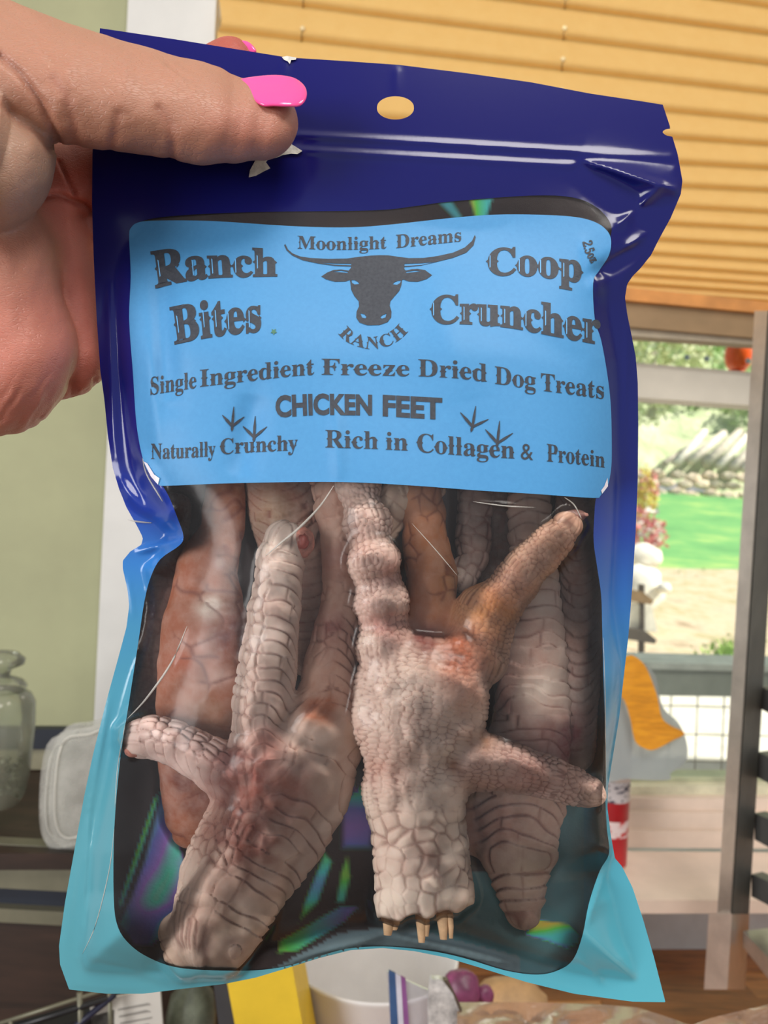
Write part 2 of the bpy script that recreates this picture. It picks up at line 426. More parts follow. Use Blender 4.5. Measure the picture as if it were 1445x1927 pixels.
# ================================================================== OUTDOORS
def groundstrip(name, rows, mat, nx=14, jit=0., seed=0):
    r = np.random.RandomState(seed); V = []
    for (y, d) in rows:
        for i in range(nx+1):
            x = 300+i*(2300/nx); V.append(P(x, y+.05*(x-1300), d)+np.array([0, 0, r.uniform(-jit, jit)]))
    Fg = [(i*(nx+1)+j, i*(nx+1)+j+1, (i+1)*(nx+1)+j+1, (i+1)*(nx+1)+j) for i in range(len(rows)-1) for j in range(nx)]
    return mesh(name, V, Fg, mat, smooth=True)
def mottled(name, stops, scale, rough=.9, bump=.4, bdist=.02, vs=(1, 1, 1)):
    k = NT(name); mp = k.n('Mapping'); mp.inputs['Scale'].default_value = vs; k.l(k.coord(), mp.inputs[0])
    f = k.noise(scale, 6, mp.outputs[0], .7); return k.done(k.ramp(f, stops), rough, 0, k.bump(f, bump, bdist))
m_patio = mottled('pale_patio', [(.3, (205, 200, 188)), (.7, (238, 234, 226))], 7)
m_gravel = mottled('gravel', [(.3, (150, 130, 105)), (.45, (205, 188, 165)), (.6, (170, 160, 120)), (.72, (225, 212, 195))], 5)
m_lawn = mottled('lawn_grass', [(.3, (82, 146, 84)), (.5, (104, 168, 96)), (.72, (170, 196, 110))], 1.6, bump=.5)
S_(groundstrip('floor_patio', [(2100, 1.0), (1500, 1.35), (1330, 2.1), (1250, 3.0)], m_patio))
S_(groundstrip('floor_gravel', [(1252, 3.0), (1200, 3.5), (1140, 4.2), (1070, 5.4)], m_gravel, jit=.02))
S_(groundstrip('floor_lawn', [(1072, 5.4), (1030, 7), (985, 9.5), (940, 13), (925, 14)], m_lawn, jit=.02))
m_hill = mottled('wooded_hill', [(.3, (150, 168, 130)), (.48, (186, 198, 160)), (.6, (208, 212, 182)), (.75, (228, 228, 210))], 1.1, bump=.8, bdist=.2)
S_(groundstrip('hillside', [(926, 14), (880, 15), (800, 17), (650, 19), (400, 22), (0, 26), (-500, 32)], m_hill, nx=30, jit=.25))
# grass tufts in the gravel
m_tuft = pm('tuft_green', (140, 178, 84), .8, var=.3, scale=60)
Vt = []; Ft = []
for i in range(1500):
    cx_, cy_ = random.choice([(1310, 1150), (1310, 1150), (1385, 1190), (1370, 1230), (1290, 1120)])
    x = random.gauss(cx_, 26); y = random.gauss(cy_, 16); d = 3.0+(1250-y)/180*2.4
    p = P(x, y, d); a = random.uniform(0, 6.3); q = np.array([math.cos(a), math.sin(a), 0])*.015; n0 = len(Vt)
    Vt += [p-q, p+q, p+np.array([random.uniform(-.03, .03), 0, 0.02+random.uniform(0, .025)])]; Ft.append((n0, n0+1, n0+2))
tag(mesh('grass', Vt, Ft, m_tuft), 'bright green grass tufts sprouting in the pale gravel', 'grass', kind='stuff')
def blob_vf(c, r, n=3, sq=(1, 1, 1), j=.12, seed=0):
    import bmesh
    bm = bmesh.new(); bmesh.ops.create_icosphere(bm, subdivisions=n, radius=1)
    v = np.array([q.co[:] for q in bm.verts]); f = [tuple(x.index for x in q.verts) for q in bm.faces]; bm.free()
    nz = vnoise(v*1.0+seed*7.3, .55)-.5+(vnoise(v+seed*3.1+9, .25)-.5)*.5
    return v*(1+j*2*nz)[:, None]*np.array(sq)*r+np.array(c), f
stone_m = [pm('stone_%d' % i, c, .85, var=.25, scale=8, bump=.4, bscale=30, bdist=.01) for i, c in enumerate([(214, 194, 174), (190, 178, 160), (230, 206, 186)])]
rw = root('stone_wall', P(1330, 915, 13.6), 'low rough stone wall at the far edge of the lawn', 'wall')
for r_ in range(3):
    for i in range(13):
        x = 1175+i*32+(r_ % 2)*15+random.uniform(-4, 4); y = 930-r_*17+.03*(x-1300)+random.uniform(-3, 3)
        v, f = blob_vf(P(x, y, 13.6+.15*r_), .17, 1, (random.uniform(.9, 1.15), .7, .52), .18, i+r_*20); mesh('stone', v, f, random.choice(stone_m), rw)
m_bark = [pm('bark_%d' % i, c, .85, var=.2, scale=10) for i, c in enumerate([(236, 222, 214), (216, 204, 194), (196, 186, 174)])]
for i, (xa, ya, xb, yb, r_) in enumerate([(1272, 872, 1326, 812, .075), (1300, 868, 1362, 815, .08), (1328, 872, 1392, 812, .09), (1352, 878, 1410, 815, .07), (1378, 880, 1432, 826, .08), (1250, 872, 1290, 845, .05), (1400, 884, 1460, 820, .08)]):
    o = tube('leaning_log', [P(xa, ya, 14.2), P((xa+xb)/2+2, (ya+yb)/2-2, 14.6), P(xb, yb, 15.4)], [r_*1.15, r_, r_*.85], m_bark[i % 3], n=9)
    tag(o, '%s of the weathered pale logs leaning on the bank behind the stone wall' % ('second from left', 'third from left', 'fourth from left', 'fifth from left', 'sixth from left', 'leftmost and lowest', 'rightmost')[i], 'log', 'logs leaning on the bank')
m_leaf = [pm('foliage_%d' % i, c, .8, var=.3, scale=20) for i, c in enumerate([(172, 200, 142), (194, 212, 164), (160, 188, 150), (216, 224, 182)])]
def shrub(name, px, py, d, rx, rz, mat, n, ls, label, cat='bush', group=None, extra=None, seed=1, ground=None):
    r = np.random.RandomState(seed); c = P(px, py, d); rt = root(name, c-np.array([0, 0, rz]), label, cat, group)
    def cloud(n, ls, s2, shell=.55):
        q = r.normal(size=(n, 3)); q /= np.linalg.norm(q, axis=1)[:, None]; q *= (shell+(1-shell)*r.rand(n)**.5)[:, None]*(1+.25*np.sin(q[:, :1]*5+s2)); q *= np.array([rx, rx, rz])
        V = []; Fc = []
        for i, a in enumerate(q+c):
            u = r.normal(size=3); u /= np.linalg.norm(u); w_ = np.cross(u, r.normal(size=3)); w_ /= np.linalg.norm(w_)+1e-9
            V += [a-u*ls, a+w_*ls*.5, a+u*ls, a-w_*ls*.5]; Fc.append((4*i, 4*i+1, 4*i+2, 4*i+3))
        return np.array(V), np.array(Fc)
    v, f = cloud(n, ls, seed); tag(mesh('foliage', v, f, mat, rt), kind='stuff')
    tube('stem', [ground if ground is not None else c-np.array([0, 0, rz]), c+np.array([0, 0, rz*.3])], [rx*.09, rx*.05], m_bark[2], rt)
    for nm, m2, n2, l2 in (extra or []):
        v, f = cloud(n2, l2, seed+3, .85); tag(mesh(nm, v, f, m2, rt), kind='stuff')
    return rt
trees = [(1230, 690, 15.2, 1.1, 1.0, 3, 'pale round tree just right of the pouch above the meeting rail'), (1300, 700, 18.2, 1.3, 1.2, 0, 'fresh green tree on the hillside left of the orange feeder'),
         (1350, 775, 21.5, 1.1, .9, 1, 'light green bush above the leaning logs'), (1235, 800, 25, 1.1, .9, 2, 'grey green bush left of the leaning logs'), (1420, 700, 24.5, 1.2, 1.1, 2, 'dark tree partly behind the orange feeder'), (1450, 790, 17.2, .9, .8, 1, 'bush at the right end of the leaning logs')]
for i, (x, y, d, rx, rz, mi, lb) in enumerate(trees): shrub('hillside_tree', x, y, d, rx, rz, m_leaf[mi], 1500, .09, lb, 'tree', 'trees on the hillside', seed=i+2)
fl = [pm('yellow_leaf', (222, 208, 92), .7, var=.2), pm('pink_blossom', (222, 142, 142), .7, var=.2), pm('white_blossom', (246, 240, 236), .7)]
shrub('flowering_bush', 1214, 935, 4.6, .07, .16, fl[0], 420, .016, 'yellow leaved bush with pink flowers beside the lawn', 'bush', None, [('pink_flowers', fl[1], 120, .018)], 21, P(1216, 1100, 4.6))
shrub('rose_bush', 1212, 1010, 4.3, .10, .14, fl[1], 330, .02, 'pink and white flowering bush below the yellow one', 'bush', None, [('white_flowers', fl[2], 120, .026)], 22, P(1212, 1128, 4.3))
m_rock = pm('white_rock', (240, 236, 228), .8, var=.1, scale=14)
for i, (x, y, d, r_, sq, lb) in enumerate([(1205, 1050, 3.9, .09, (1.2, .8, .8), 'bright pale boulder below the pink flowers'), (1222, 1085, 3.7, .05, (1, 1, .9), 'small white boulder at the lawn corner'), (1200, 1110, 3.5, .11, (1.1, .8, 1.), 'large sunlit boulder beside the dark bench'), (1250, 1106, 3.4, .03, (1, 1, .8), 'smallest white boulder beside the large sunlit one')]):
    v, f = blob_vf(P(x, y, d), r_, 3, sq, .14, i+40); tag(mesh('boulder', v, f, m_rock, smooth=True), lb, 'boulder', 'boulders by the pouch edge')
bn = root('bench', P(1200, 1180, 3.0), 'low garden bench with brown slats just outside the window', 'bench')
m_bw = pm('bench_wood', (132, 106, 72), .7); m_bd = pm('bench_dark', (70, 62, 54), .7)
for yy, xx in ((1122, 1226), (1196, 1232)):
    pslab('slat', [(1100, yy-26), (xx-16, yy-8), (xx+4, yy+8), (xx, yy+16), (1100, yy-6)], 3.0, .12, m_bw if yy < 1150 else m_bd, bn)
for xx in (1120, 1205): pslab('leg', [(xx, 1100), (xx+8, 1100), (xx+8, 1245), (xx, 1245)], 3.05, .03, m_bd, bn)
pslab('backboard', [(1100, 1128), (1226, 1140), (1238, 1190), (1100, 1180)], 3.06, .03, pm('bench_back', (236, 232, 222), .6), bn)
# deck railing with wire mesh just outside
dr = root('deck_railing', P(1300, 1460, 1.25), 'grey painted deck rail with square wire mesh outside the window', 'railing')
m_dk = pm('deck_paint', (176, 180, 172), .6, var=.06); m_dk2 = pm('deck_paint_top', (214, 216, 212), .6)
pslab('rail', [(300, 1236), (1378, 1262), (2100, 1285), (2100, 1345), (1375, 1311), (300, 1296)], 1.25, .05, m_dk, dr)
pslab('rail_cap', [(300, 1222), (1378, 1251), (2100, 1272), (2100, 1286), (1378, 1263), (300, 1237)], 1.235, .10, m_dk2, dr)
m_wire = pm('galvanised_wire', (170, 164, 150), .5, .5)
for x in range(1011, 1900, 50): tube('wire', [P(x+2, 1304, 1.27), P(x-6, 1500, 1.27)], .0011, m_wire, dr, 5)
for y in (1328, 1381, 1431, 1483): tube('wire', [P(900, y-8, 1.272), P(1800, y+12, 1.272)], .0011, m_wire, dr, 5)
# hummingbird feeder hanging outside
fd = root('bird_feeder', P(1388, 700, 1.6), 'orange glass bird feeder hanging outside behind the upper pane', 'bird feeder')
m_or = pm('feeder_glass', (236, 92, 34), .15, var=.1)
c = P(1388, 690, 1.6)
lathe('bottle', c, [(0.001, -.012), (.016, -.008), (.024, .004), (.027, .02), (.026, .036), (.02, .046), (.008, .052), (.006, .062), (.001, .063)], m_or, fd)
lathe('base', c, [(.001, -.02), (.014, -.019), (.017, -.014), (.012, -.010), (.001, -.009)], pm('feeder_base', (206, 84, 40), .3), fd)
tube('hook', [c+np.array([0, 0, .06]), c+np.array([0, 0, .5])], .001, m_wire, fd, 6)
for dx in (-58, 20, -95):
    v, f = lathe_vf(np.zeros(3), [(.001, -.003), (.004, -.002), (.0055, 0), (.004, .002), (.001, .003)], 14)
    o = mesh('glass_charm', v @ np.array([[1, 0, 0], [0, 0, 1], [0, -1, 0]])*.6+W(1388+dx, 678+dx*.06, -.0575), f, pm('charm_glass', (180, 196, 214), .1, .3))
    tag(o, {-58: 'small white glass charm just left of the orange feeder', 20: 'glass charm at the right edge of the orange feeder', -95: 'pale blue glass charm furthest left of the feeder'}[dx], 'charm', 'glass charms on the pane')
# ================================================================== BACKGROUND THINGS INDOORS
# left: dark shelf unit against the wall
zs1 = float(W(90, 1446)[2])
sh = root('shelf_unit', Hp(60, 1600, zs1), 'dark stained shelf unit with pale metal edges at the lower left', 'shelf')
m_edge = pm('aged_metal_edge', (118, 116, 98), .4, .3, var=.1); m_navy = pm('navy_band', (24, 30, 44), .5)
a = Hp([-400, 420, 420, -400], [1446, 1446, 1606, 1606], zs1)
mesh('top_board', *prism_vf(a, a-np.array([0, 0, .012])), m_dark, sh)
yf = float(a[2][1]); yb = float(a[0][1])
def zat(y): return float(P(80, y, yf)[2])
x0_, x1_ = float(a[3][0]), float(a[2][0])
box('front_rail', (x0_, yf-.006, zat(1662)), (x1_, yf+.006, zs1+.001), m_edge, sh)
box('shadow_gap', (x0_, yf+.004, zat(1705)), (x1_, yf+.03, zat(1662)), m_navy, sh)
box('lower_rail', (x0_, yf-.004, zat(1727)), (x1_, yf+.01, zat(1702)), m_edge, sh)
box('lower_board', (x0_, yf+.0, zat(2300)), (x1_, yf+.28, zat(1727)), m_dark, sh)
S_(wslab('baseboard_left', [(-900, 1372), (178, 1372), (176, 1410), (-900, 1412)], .012, .012, m_navy))
S_(wslab('trim_6', [(-900, 1412), (176, 1410), (174, 1448), (-900, 1450)], .008, .008, pm('pale_strip', (140, 136, 112), .5)))
# glass jar
m_jar = film_mat('jar_glass', (226, 230, 222), .9, .08, .25, (178, 180, 164), .5, 90)
dj = .60; c = P(-14, 1512, dj); u_ = dj/F
jr = root('glass_jar', c, 'clear glass jar with domed lid on the dark shelf', 'jar')
lathe('jar_body', c, [(u_*46, 0), (u_*56, 20*u_), (u_*62, 60*u_), (u_*66, 140*u_), (u_*64, 190*u_), (u_*56, 206*u_), (u_*42, 214*u_)], m_jar, jr)
lathe('lid', c, [(u_*46, 214*u_), (u_*48, 222*u_), (u_*40, 232*u_), (u_*16, 240*u_), (u_*18, 252*u_), (u_*40, 262*u_), (u_*42, 272*u_), (u_*28, 284*u_), (u_*2, 288*u_)], m_jar, jr)
V = []; Fj = []
m_bead2 = pm('glass_pebble', (150, 150, 132), .2, var=.4, scale=120)
pebbles = []
for i in range(90):
    a_ = random.uniform(0, 6.28); rr = u_*44*math.sqrt(random.random()); pebbles.append(blob_vf(c+np.array([rr*math.cos(a_), rr*math.sin(a_), u_*(10+random.random()*75)]), u_*8, 1, (1, .8, .8), .2, i))
tag(mesh('pebbles', *join(pebbles), m_bead2, jr, True), kind='stuff')
# stack of clear plastic lids
m_lid = film_mat('clear_plastic', (236, 238, 236), .8, .15, .3, (214, 212, 206))
for i, (dx, dy, lb) in enumerate([(0, 0, 'frontmost clear plastic sleeve leaning beside the glass jar'), (-16, 10, 'second clear plastic sleeve just behind the front one'), (-10, 26, 'third clear plastic sleeve sticking out low in the stack'), (12, -12, 'rearmost clear plastic sleeve rising above the stack')]):
    d = .545+.012*i
    q = spline([(104+dx, 1392+dy), (170+dx, 1368+dy), (262+dx, 1352+dy), (256+dx, 1560+dy), (180+dx, 1578+dy), (112+dx, 1592+dy-8*i), (90+dx, 1530+dy)], 5)
    o = pslab('plastic_sleeve', q, d, .0012, m_lid); tag(o, lb, 'sleeve', 'plastic sleeves')
    r = spline([(116+dx, 1402+dy), (172+dx, 1381+dy), (250+dx, 1366+dy), (246+dx, 1548+dy), (180+dx, 1564+dy), (122+dx, 1576+dy-8*i), (103+dx, 1526+dy)], 5)
    mesh('rim', *tube_vf(np.vstack([P(r[:, 0], r[:, 1], d-.001), P(r[:1, 0], r[:1, 1], d-.001)]), .0006, 6), pm('sleeve_rim', (200, 198, 190), .4), o, True)
# can on the sill, bands are parts
cb = Hp(1143, 1626, zs_); dc_ = float(cb[1]); uc = dc_/F; cn = root('can', cb, 'slim can with white, black and red bands on the sill', 'can')
def canband(name, y0, y1, mat, k_=1.0): z0, z1 = (1618-y0)*uc, (1618-y1)*uc; lathe(name, cb+np.array([0.0, 0, 0]), [(34*uc*k_, z0), (34*uc*k_, z1)], mat, cn)
def printm(name, base, ink, scale, th=.55):
    k = NT(name); mp = k.n('Mapping'); mp.inputs['Scale'].default_value = (1, 1, 2.2); k.l(k.coord(), mp.inputs[0])
    f = k.noise(scale, 2, mp.outputs[0]); return k.done(k.ramp(f, [(th-.03, base), (th+.03, ink)]), .35)
lathe('can_body', cb, [(1*uc, 0), (32*uc, 0), (33.3*uc, 4*uc), (33.3*uc, 250*uc), (26*uc, 275*uc), (14*uc, 300*uc), (14*uc, 330*uc), (1*uc, 332*uc)], pm('can_white', (214, 196, 186), .3, .1), cn)
canband('red_band', 1612, 1558, pm('can_red', (178, 32, 40), .3)); canband('logo_band', 1558, 1528, printm('can_logo', (214, 196, 196), (184, 50, 56), 70))
canband('red_band', 1528, 1494, pm('can_red2', (158, 26, 34), .3)); canband('print_band', 1494, 1456, printm('can_print', (190, 184, 186), (60, 60, 78), 120))
canband('black_band', 1448, 1424, pm('can_black', (20, 22, 24), .3), 1.02); canband('print_band', 1418, 1385, printm('can_print2', (206, 186, 172), (120, 100, 92), 130))
# clear bag with orange label hanging above the sill
dg_ = .725; gb = root('plastic_bag', P(1230, 1462, dg_), 'frosted clear bag with a curled orange label on the sill', 'bag')
q = spline([(1176, 1262), (1205, 1246), (1232, 1270), (1247, 1330), (1275, 1358), (1291, 1392), (1293, 1425), (1280, 1443), (1262, 1455), (1255, 1468), (1180, 1466), (1120, 1460), (1110, 1300)], 5)
kf = NT('frosted_plastic'); kt = kf.n('BsdfTransparent'); km = kf.n('MixShader'); km.inputs[0].default_value = .72
kf.done(pm and (186, 194, 196), .5); ktl = kf.n('BsdfTranslucent'); ktl.inputs[0].default_value = rgba((196, 204, 206)); km0 = kf.n('MixShader'); km0.inputs[0].default_value = .35
kf.l(kf.b.outputs[0], km0.inputs[1]); kf.l(ktl.outputs[0], km0.inputs[2]); kf.l(kt.outputs[0], km.inputs[1]); kf.l(km0.outputs[0], km.inputs[2]); kf.l(km.outputs[0], kf.out.inputs[0])
pslab('bag_body', q, dg_, .004, kf.m, gb)
k = NT('orange_label'); mp = k.n('Mapping'); mp.inputs['Scale'].default_value = (1.2, 1, 7); mp.inputs['Rotation'].default_value = (0, .35, 0); k.l(k.coord(), mp.inputs[0])
f = k.noise(38, 3, mp.outputs[0]); k.done(k.ramp(f, [(.40, (230, 160, 42)), (.5, (224, 152, 40)), (.72, (200, 134, 38))]), .5); m_ol = k.m
q = spline([(1160, 1240), (1178, 1236), (1192, 1234), (1215, 1255), (1236, 1308), (1245, 1349), (1261, 1365), (1288, 1380), (1263, 1395), (1231, 1411), (1212, 1408), (1195, 1394), (1186, 1353), (1174, 1317), (1150, 1290)], 5)
zz = .006*np.cos((q[:, 0]-1170)/60.)
a = P(q[:, 0], q[:, 1], dg_-.008-zz); mesh('orange_label', *prism_vf(a, a+np.array([0, .0008, 0])), m_ol, gb)
# metal rack on the right
rk = root('metal_rack', P(1375, 1850, .6), 'brushed aluminium rack with rungs standing on the counter at right', 'rack')
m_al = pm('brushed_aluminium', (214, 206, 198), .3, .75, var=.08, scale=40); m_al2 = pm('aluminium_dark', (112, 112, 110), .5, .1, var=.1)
m_shade = pm('post_shade_grey', (98, 98, 94), .5, .1)
def post(name, Ax, Bx, Cx, y0, y1, dB, mat, slope=-.062):
    def ring(y): 
        e = (y-1500)*slope
        a, b_, c_ = P(Ax+e, y, dB+.012), P(Bx+e, y, dB), P(Cx+e, y, dB+.03); return [a, b_, c_, a+c_-b_]
    return mesh(name, *prism_vf(np.array(ring(y0)), np.array(ring(y1))), mat, rk)
post('post', 1363, 1388, 1420, 585, 1830, .60, m_al)
post('post', 1520, 1545, 1580, 560, 1900, .50, m_al)
post('shaded_face', 1389, 1391, 1423, 584, 1722, .5985, m_shade)  # dark grey skin over the post's right face, standing in for its shade
post('foot', 1347, 1391, 1424, 1720, 1862, .597, m_al)
for y, t in ((1292, 42), (1415, 48), (1530, 50), (1645, 42)):
    q = np.array([(1421-(y-1500)*.05, y), (1560-(y-1500)*.05, y+62), (1560-(y-1500)*.05, y+62+t*1.25), (1421-(y-1500)*.05, y+t)], float)
    a = P(q[:, 0], q[:, 1], np.array([.634, .53, .53, .634])); mesh('rung', *prism_vf(a, a+np.array([.012, .006, 0])), m_al2, rk)
q = np.array([(1398, 1752), (1560, 1925), (1560, 1985), (1398, 1782)], float); a = P(q[:, 0], q[:, 1], np.array([.61, .5, .5, .61]))
mesh('bottom_tray', *prism_vf(a, a+np.array([.1, .03, .0])), m_al, rk)
# bowl
def rimc(px, py, d): return P(px, py, d)
cb2 = P(702, 1822, .52); cb2z = ZC+.001; hb = cb2[2]-cb2z; ub = .52/F
lathe_p = [(1*ub, 0), (60*ub, 0), (75*ub, .004), (120*ub, hb*.5), (160*ub, hb-.004), (166*ub, hb-.001), (165*ub, hb+.001), (160*ub, hb), (154*ub, hb-.005), (116*ub, hb*.52), (70*ub, .009), (1*ub, .008)]
o = lathe('mixing_bowl', (cb2[0], cb2[1]+.02, cb2z), lathe_p, pm('white_plastic', (226, 224, 224), .35, var=.03), n=64); tag(o, 'white round mixing bowl under the bottom edge of the pouch', 'bowl')
# yellow box
o = pslab('yellow_carton', [(418, 1800), (545, 1790), (592, 2060), (470, 2080)], .455, .04, pm('yellow_card', (232, 196, 52), .5, var=.05)); tag(o, 'bright yellow carton standing left of the white bowl', 'carton')
pslab('dark_side', [(396, 1806), (418, 1800), (470, 2080), (430, 2080)], .458, .035, pm('dark_card', (58, 58, 62), .6), o)
# green grey bottle & black tray, cards
cg = P(352, 2040, .50); ug = .5/F
o = lathe('squeeze_bottle', cg, [(1*ug, 0), (44*ug, 0), (46*ug, 10*ug), (46*ug, 130*ug), (40*ug, 165*ug), (20*ug, 190*ug), (18*ug, 215*ug), (1*ug, 216*ug)], pm('cloudy_bottle', (128, 134, 116), .3, var=.3, scale=60)); tag(o, 'cloudy grey green bottle left of the yellow carton', 'bottle')
o = pslab('paper_card', [(168, 1886), (262, 1868), (300, 1850), (316, 2060), (190, 2080)], .47, .002, pm('card_paper', (206, 202, 194), .7, var=.04)); tag(o, 'white card with faint grey print below the pouch corner', 'card')
for i in range(9):
    y = 1896+i*13; pslab('print_line', [(222+i*2, y+3), (284+random.randint(-14, 8), y-8), (284, y-5), (222+i*2, y+6)], .4696, .0002, pm('grey_ink', (150, 146, 140), .7), o)
wr = root('wire_tray', P(80, 1990, .46), 'black wire tray with grey rails at the lower left corner', 'tray')
for (xa, ya, xb, yb, r_, m_) in [(-60, 1945, 200, 1862, .0012, m_edge), (-60, 1960, 205, 1878, .002, pm('wire_black', (22, 22, 26), .4)), (60, 2000, 215, 1872, .002, pm('wire_navy', (24, 26, 52), .4)), (150, 1868, 156, 2010, .0018, m_edge), (206, 1862, 210, 2000, .0014, m_edge), (20, 1920, 26, 2010, .0014, m_edge)]:
    tube('wire', [P(xa, ya, .46), P(xb, yb, .46)], r_, m_, wr, 8)
a = P([-80, 215, 215, -80], [1985, 1900, 2080, 2080], .47); mesh('tray_floor', *prism_vf(a, a+np.array([0, .02, 0])), pm('tray_black', (20, 20, 22), .5), wr)
# zip bag with blue and purple closure, steel clip, purple things, brown bag of treats
zb = root('zip_bag', P(760, 1990, .43), 'clear zip bag with blue and purple closure before the bowl', 'bag')
pslab('bag_sheet', [(728, 1828), (842, 1880), (900, 2060), (742, 2060)], .43, .0008, film_mat('zip_film', (240, 240, 244), .9, .12, .22, (220, 218, 222)), zb)
pslab('blue_closure', [(731, 1826), (744, 1832), (754, 2010), (738, 2010)], .4285, .0012, pm('zip_blue', (58, 88, 132), .35), zb)
pslab('pale_closure', [(744, 1832), (754, 1837), (764, 2010), (754, 2010)], .4285, .0012, pm('zip_pale', (206, 204, 216), .35), zb)
pslab('purple_closure', [(754, 1837), (763, 1842), (776, 2010), (765, 2010)], .4285, .0012, pm('zip_purple', (138, 84, 140), .35), zb)
o = pslab('steel_clip', spline([(808, 1850), (818, 1844), (834, 1846), (852, 1870), (872, 1925), (892, 2010), (820, 2010), (806, 1930)], 4), .42, .004, pm('polished_steel', (222, 224, 230), .35, .5, var=.35, scale=130)); tag(o, 'shiny steel clip beside the purple striped zip bag', 'clip')
o = pslab('clip_edge', [(834, 1846), (842, 1846), (880, 1925), (905, 2010), (892, 2010), (872, 1925), (852, 1870)], .4195, .004, pm('clip_brown', (96, 84, 72), .3, .5), o)
m_pur = pm('purple_plastic', (132, 66, 104), .4, var=.3, scale=60)
for i, (x, y, r_, lb) in enumerate([(868, 1862, 34, 'dark purple lump of dried food right of the steel clip'), (912, 1872, 17, 'small pink purple piece between the purple lump and the brown bag')]):
    v, f = blob_vf(P(x, y, .5), r_*.5/F, 3, (1, .9, 1.1), .15, i+60); tag(mesh('dried_beet', v, f, m_pur, smooth=True), lb, 'food')
bb = root('treat_bag', P(1050, 1960, .42), 'crinkled clear bag of brown treats on the counter at bottom right', 'bag')
def sheet(x0, x1, ya, yb, n, m_, d0, d1, amp, seed, edge):
    V = []; 
    for j in range(m_+1):
        for i in range(n+1):
            x = x0+(x1-x0)*i/n; t = j/m_; y = edge(x)*(1-t)+yb*t
            V.append((x, y, d0+(d1-d0)*t))
    V = np.array(V); nz = vnoise(np.stack([V[:, 0]/40, V[:, 1]/25, V[:, 0]*0+seed], 1), 1.)-.5
    nz2 = np.abs(vnoise(np.stack([V[:, 0]/70+V[:, 1]/30, V[:, 1]/60, V[:, 0]*0+seed+5], 1), 1.)-.5)
    pts = P(V[:, 0], V[:, 1], V[:, 2]+amp*nz-amp*1.5*nz2)
    return pts, [(j*(n+1)+i, j*(n+1)+i+1, (j+1)*(n+1)+i+1, (j+1)*(n+1)+i) for j in range(m_) for i in range(n)]
ed = lambda x: np.interp(x, [860, 1000, 1130, 1200, 1260, 1300, 1340, 1445, 1560], [1886, 1886, 1890, 1896, 1915, 1930, 1915, 1890, 1900])
v, f = sheet(860, 1560, 0, 2060, 60, 16, .43, .36, .012, 3, ed)
mesh('bag_film', v, f, film_mat('crinkle_film', (226, 204, 186), .45, .22, .5, (176, 146, 124), .2, 120), bb, True)
m_tr = pm('brown_treat', (112, 80, 60), .7, var=.35, scale=90, bump=.4)
pb = []
for i in range(60):
    x = random.uniform(880, 1520); y = random.uniform(max(1918, ed(x)+22), 2040); v, f = blob_vf(P(x, y, .43-.02*(y-1900)/140), .0075, 2, (1.2, .8, .7), .2, i); pb.append((v, f))
tag(mesh('treats', *join(pb), m_tr, bb, True), kind='stuff')
for i in range(3):
    o = None
v, f = blob_vf(P(962, 1890, .56), .022, 3, (1.3, .8, .8), .12, 77); tag(mesh('bread_roll', v, f, pm('tan_crust', (186, 150, 106), .6, var=.15, scale=50), smooth=True), 'tan lump of dried food behind the brown treat bag', 'food')

# ================================================================== CHICKEN FEET
def foot_mat():
    k = NT('chicken_skin'); t = k.attr('tint').outputs['Vector']; e = k.attr('edge').outputs['Fac']
    f = k.noise(260, 5, k.coord(), .65)
    blot = k.noise(70, 4, k.coord(), .6)
    c = k.mix(k.ramp(blot, [(.42, (0, 0, 0)), (.66, (150, 150, 150))]), t, (190, 116, 94))
    c = k.mix(k.ramp(f, [(.35, (0, 0, 0)), (.75, (120, 120, 120))]), c, (250, 234, 220))
    crease = k.ramp(e, [(.0, (215, 215, 215)), (.2, (90, 90, 90)), (.36, (0, 0, 0))])
    c = k.mix(crease, c, (112, 52, 42))
    k.done(c, .62, 0, k.bump(f, .6, .0004), .3)
    k.b.inputs['Subsurface Weight'].default_value = .12; k.b.inputs['Subsurface Radius'].default_value = (1, .4, .25); k.b.inputs['Subsurface Scale'].default_value = .0015
    return k.m
m_foot = foot_mat()
ALLV = []; FEET = []
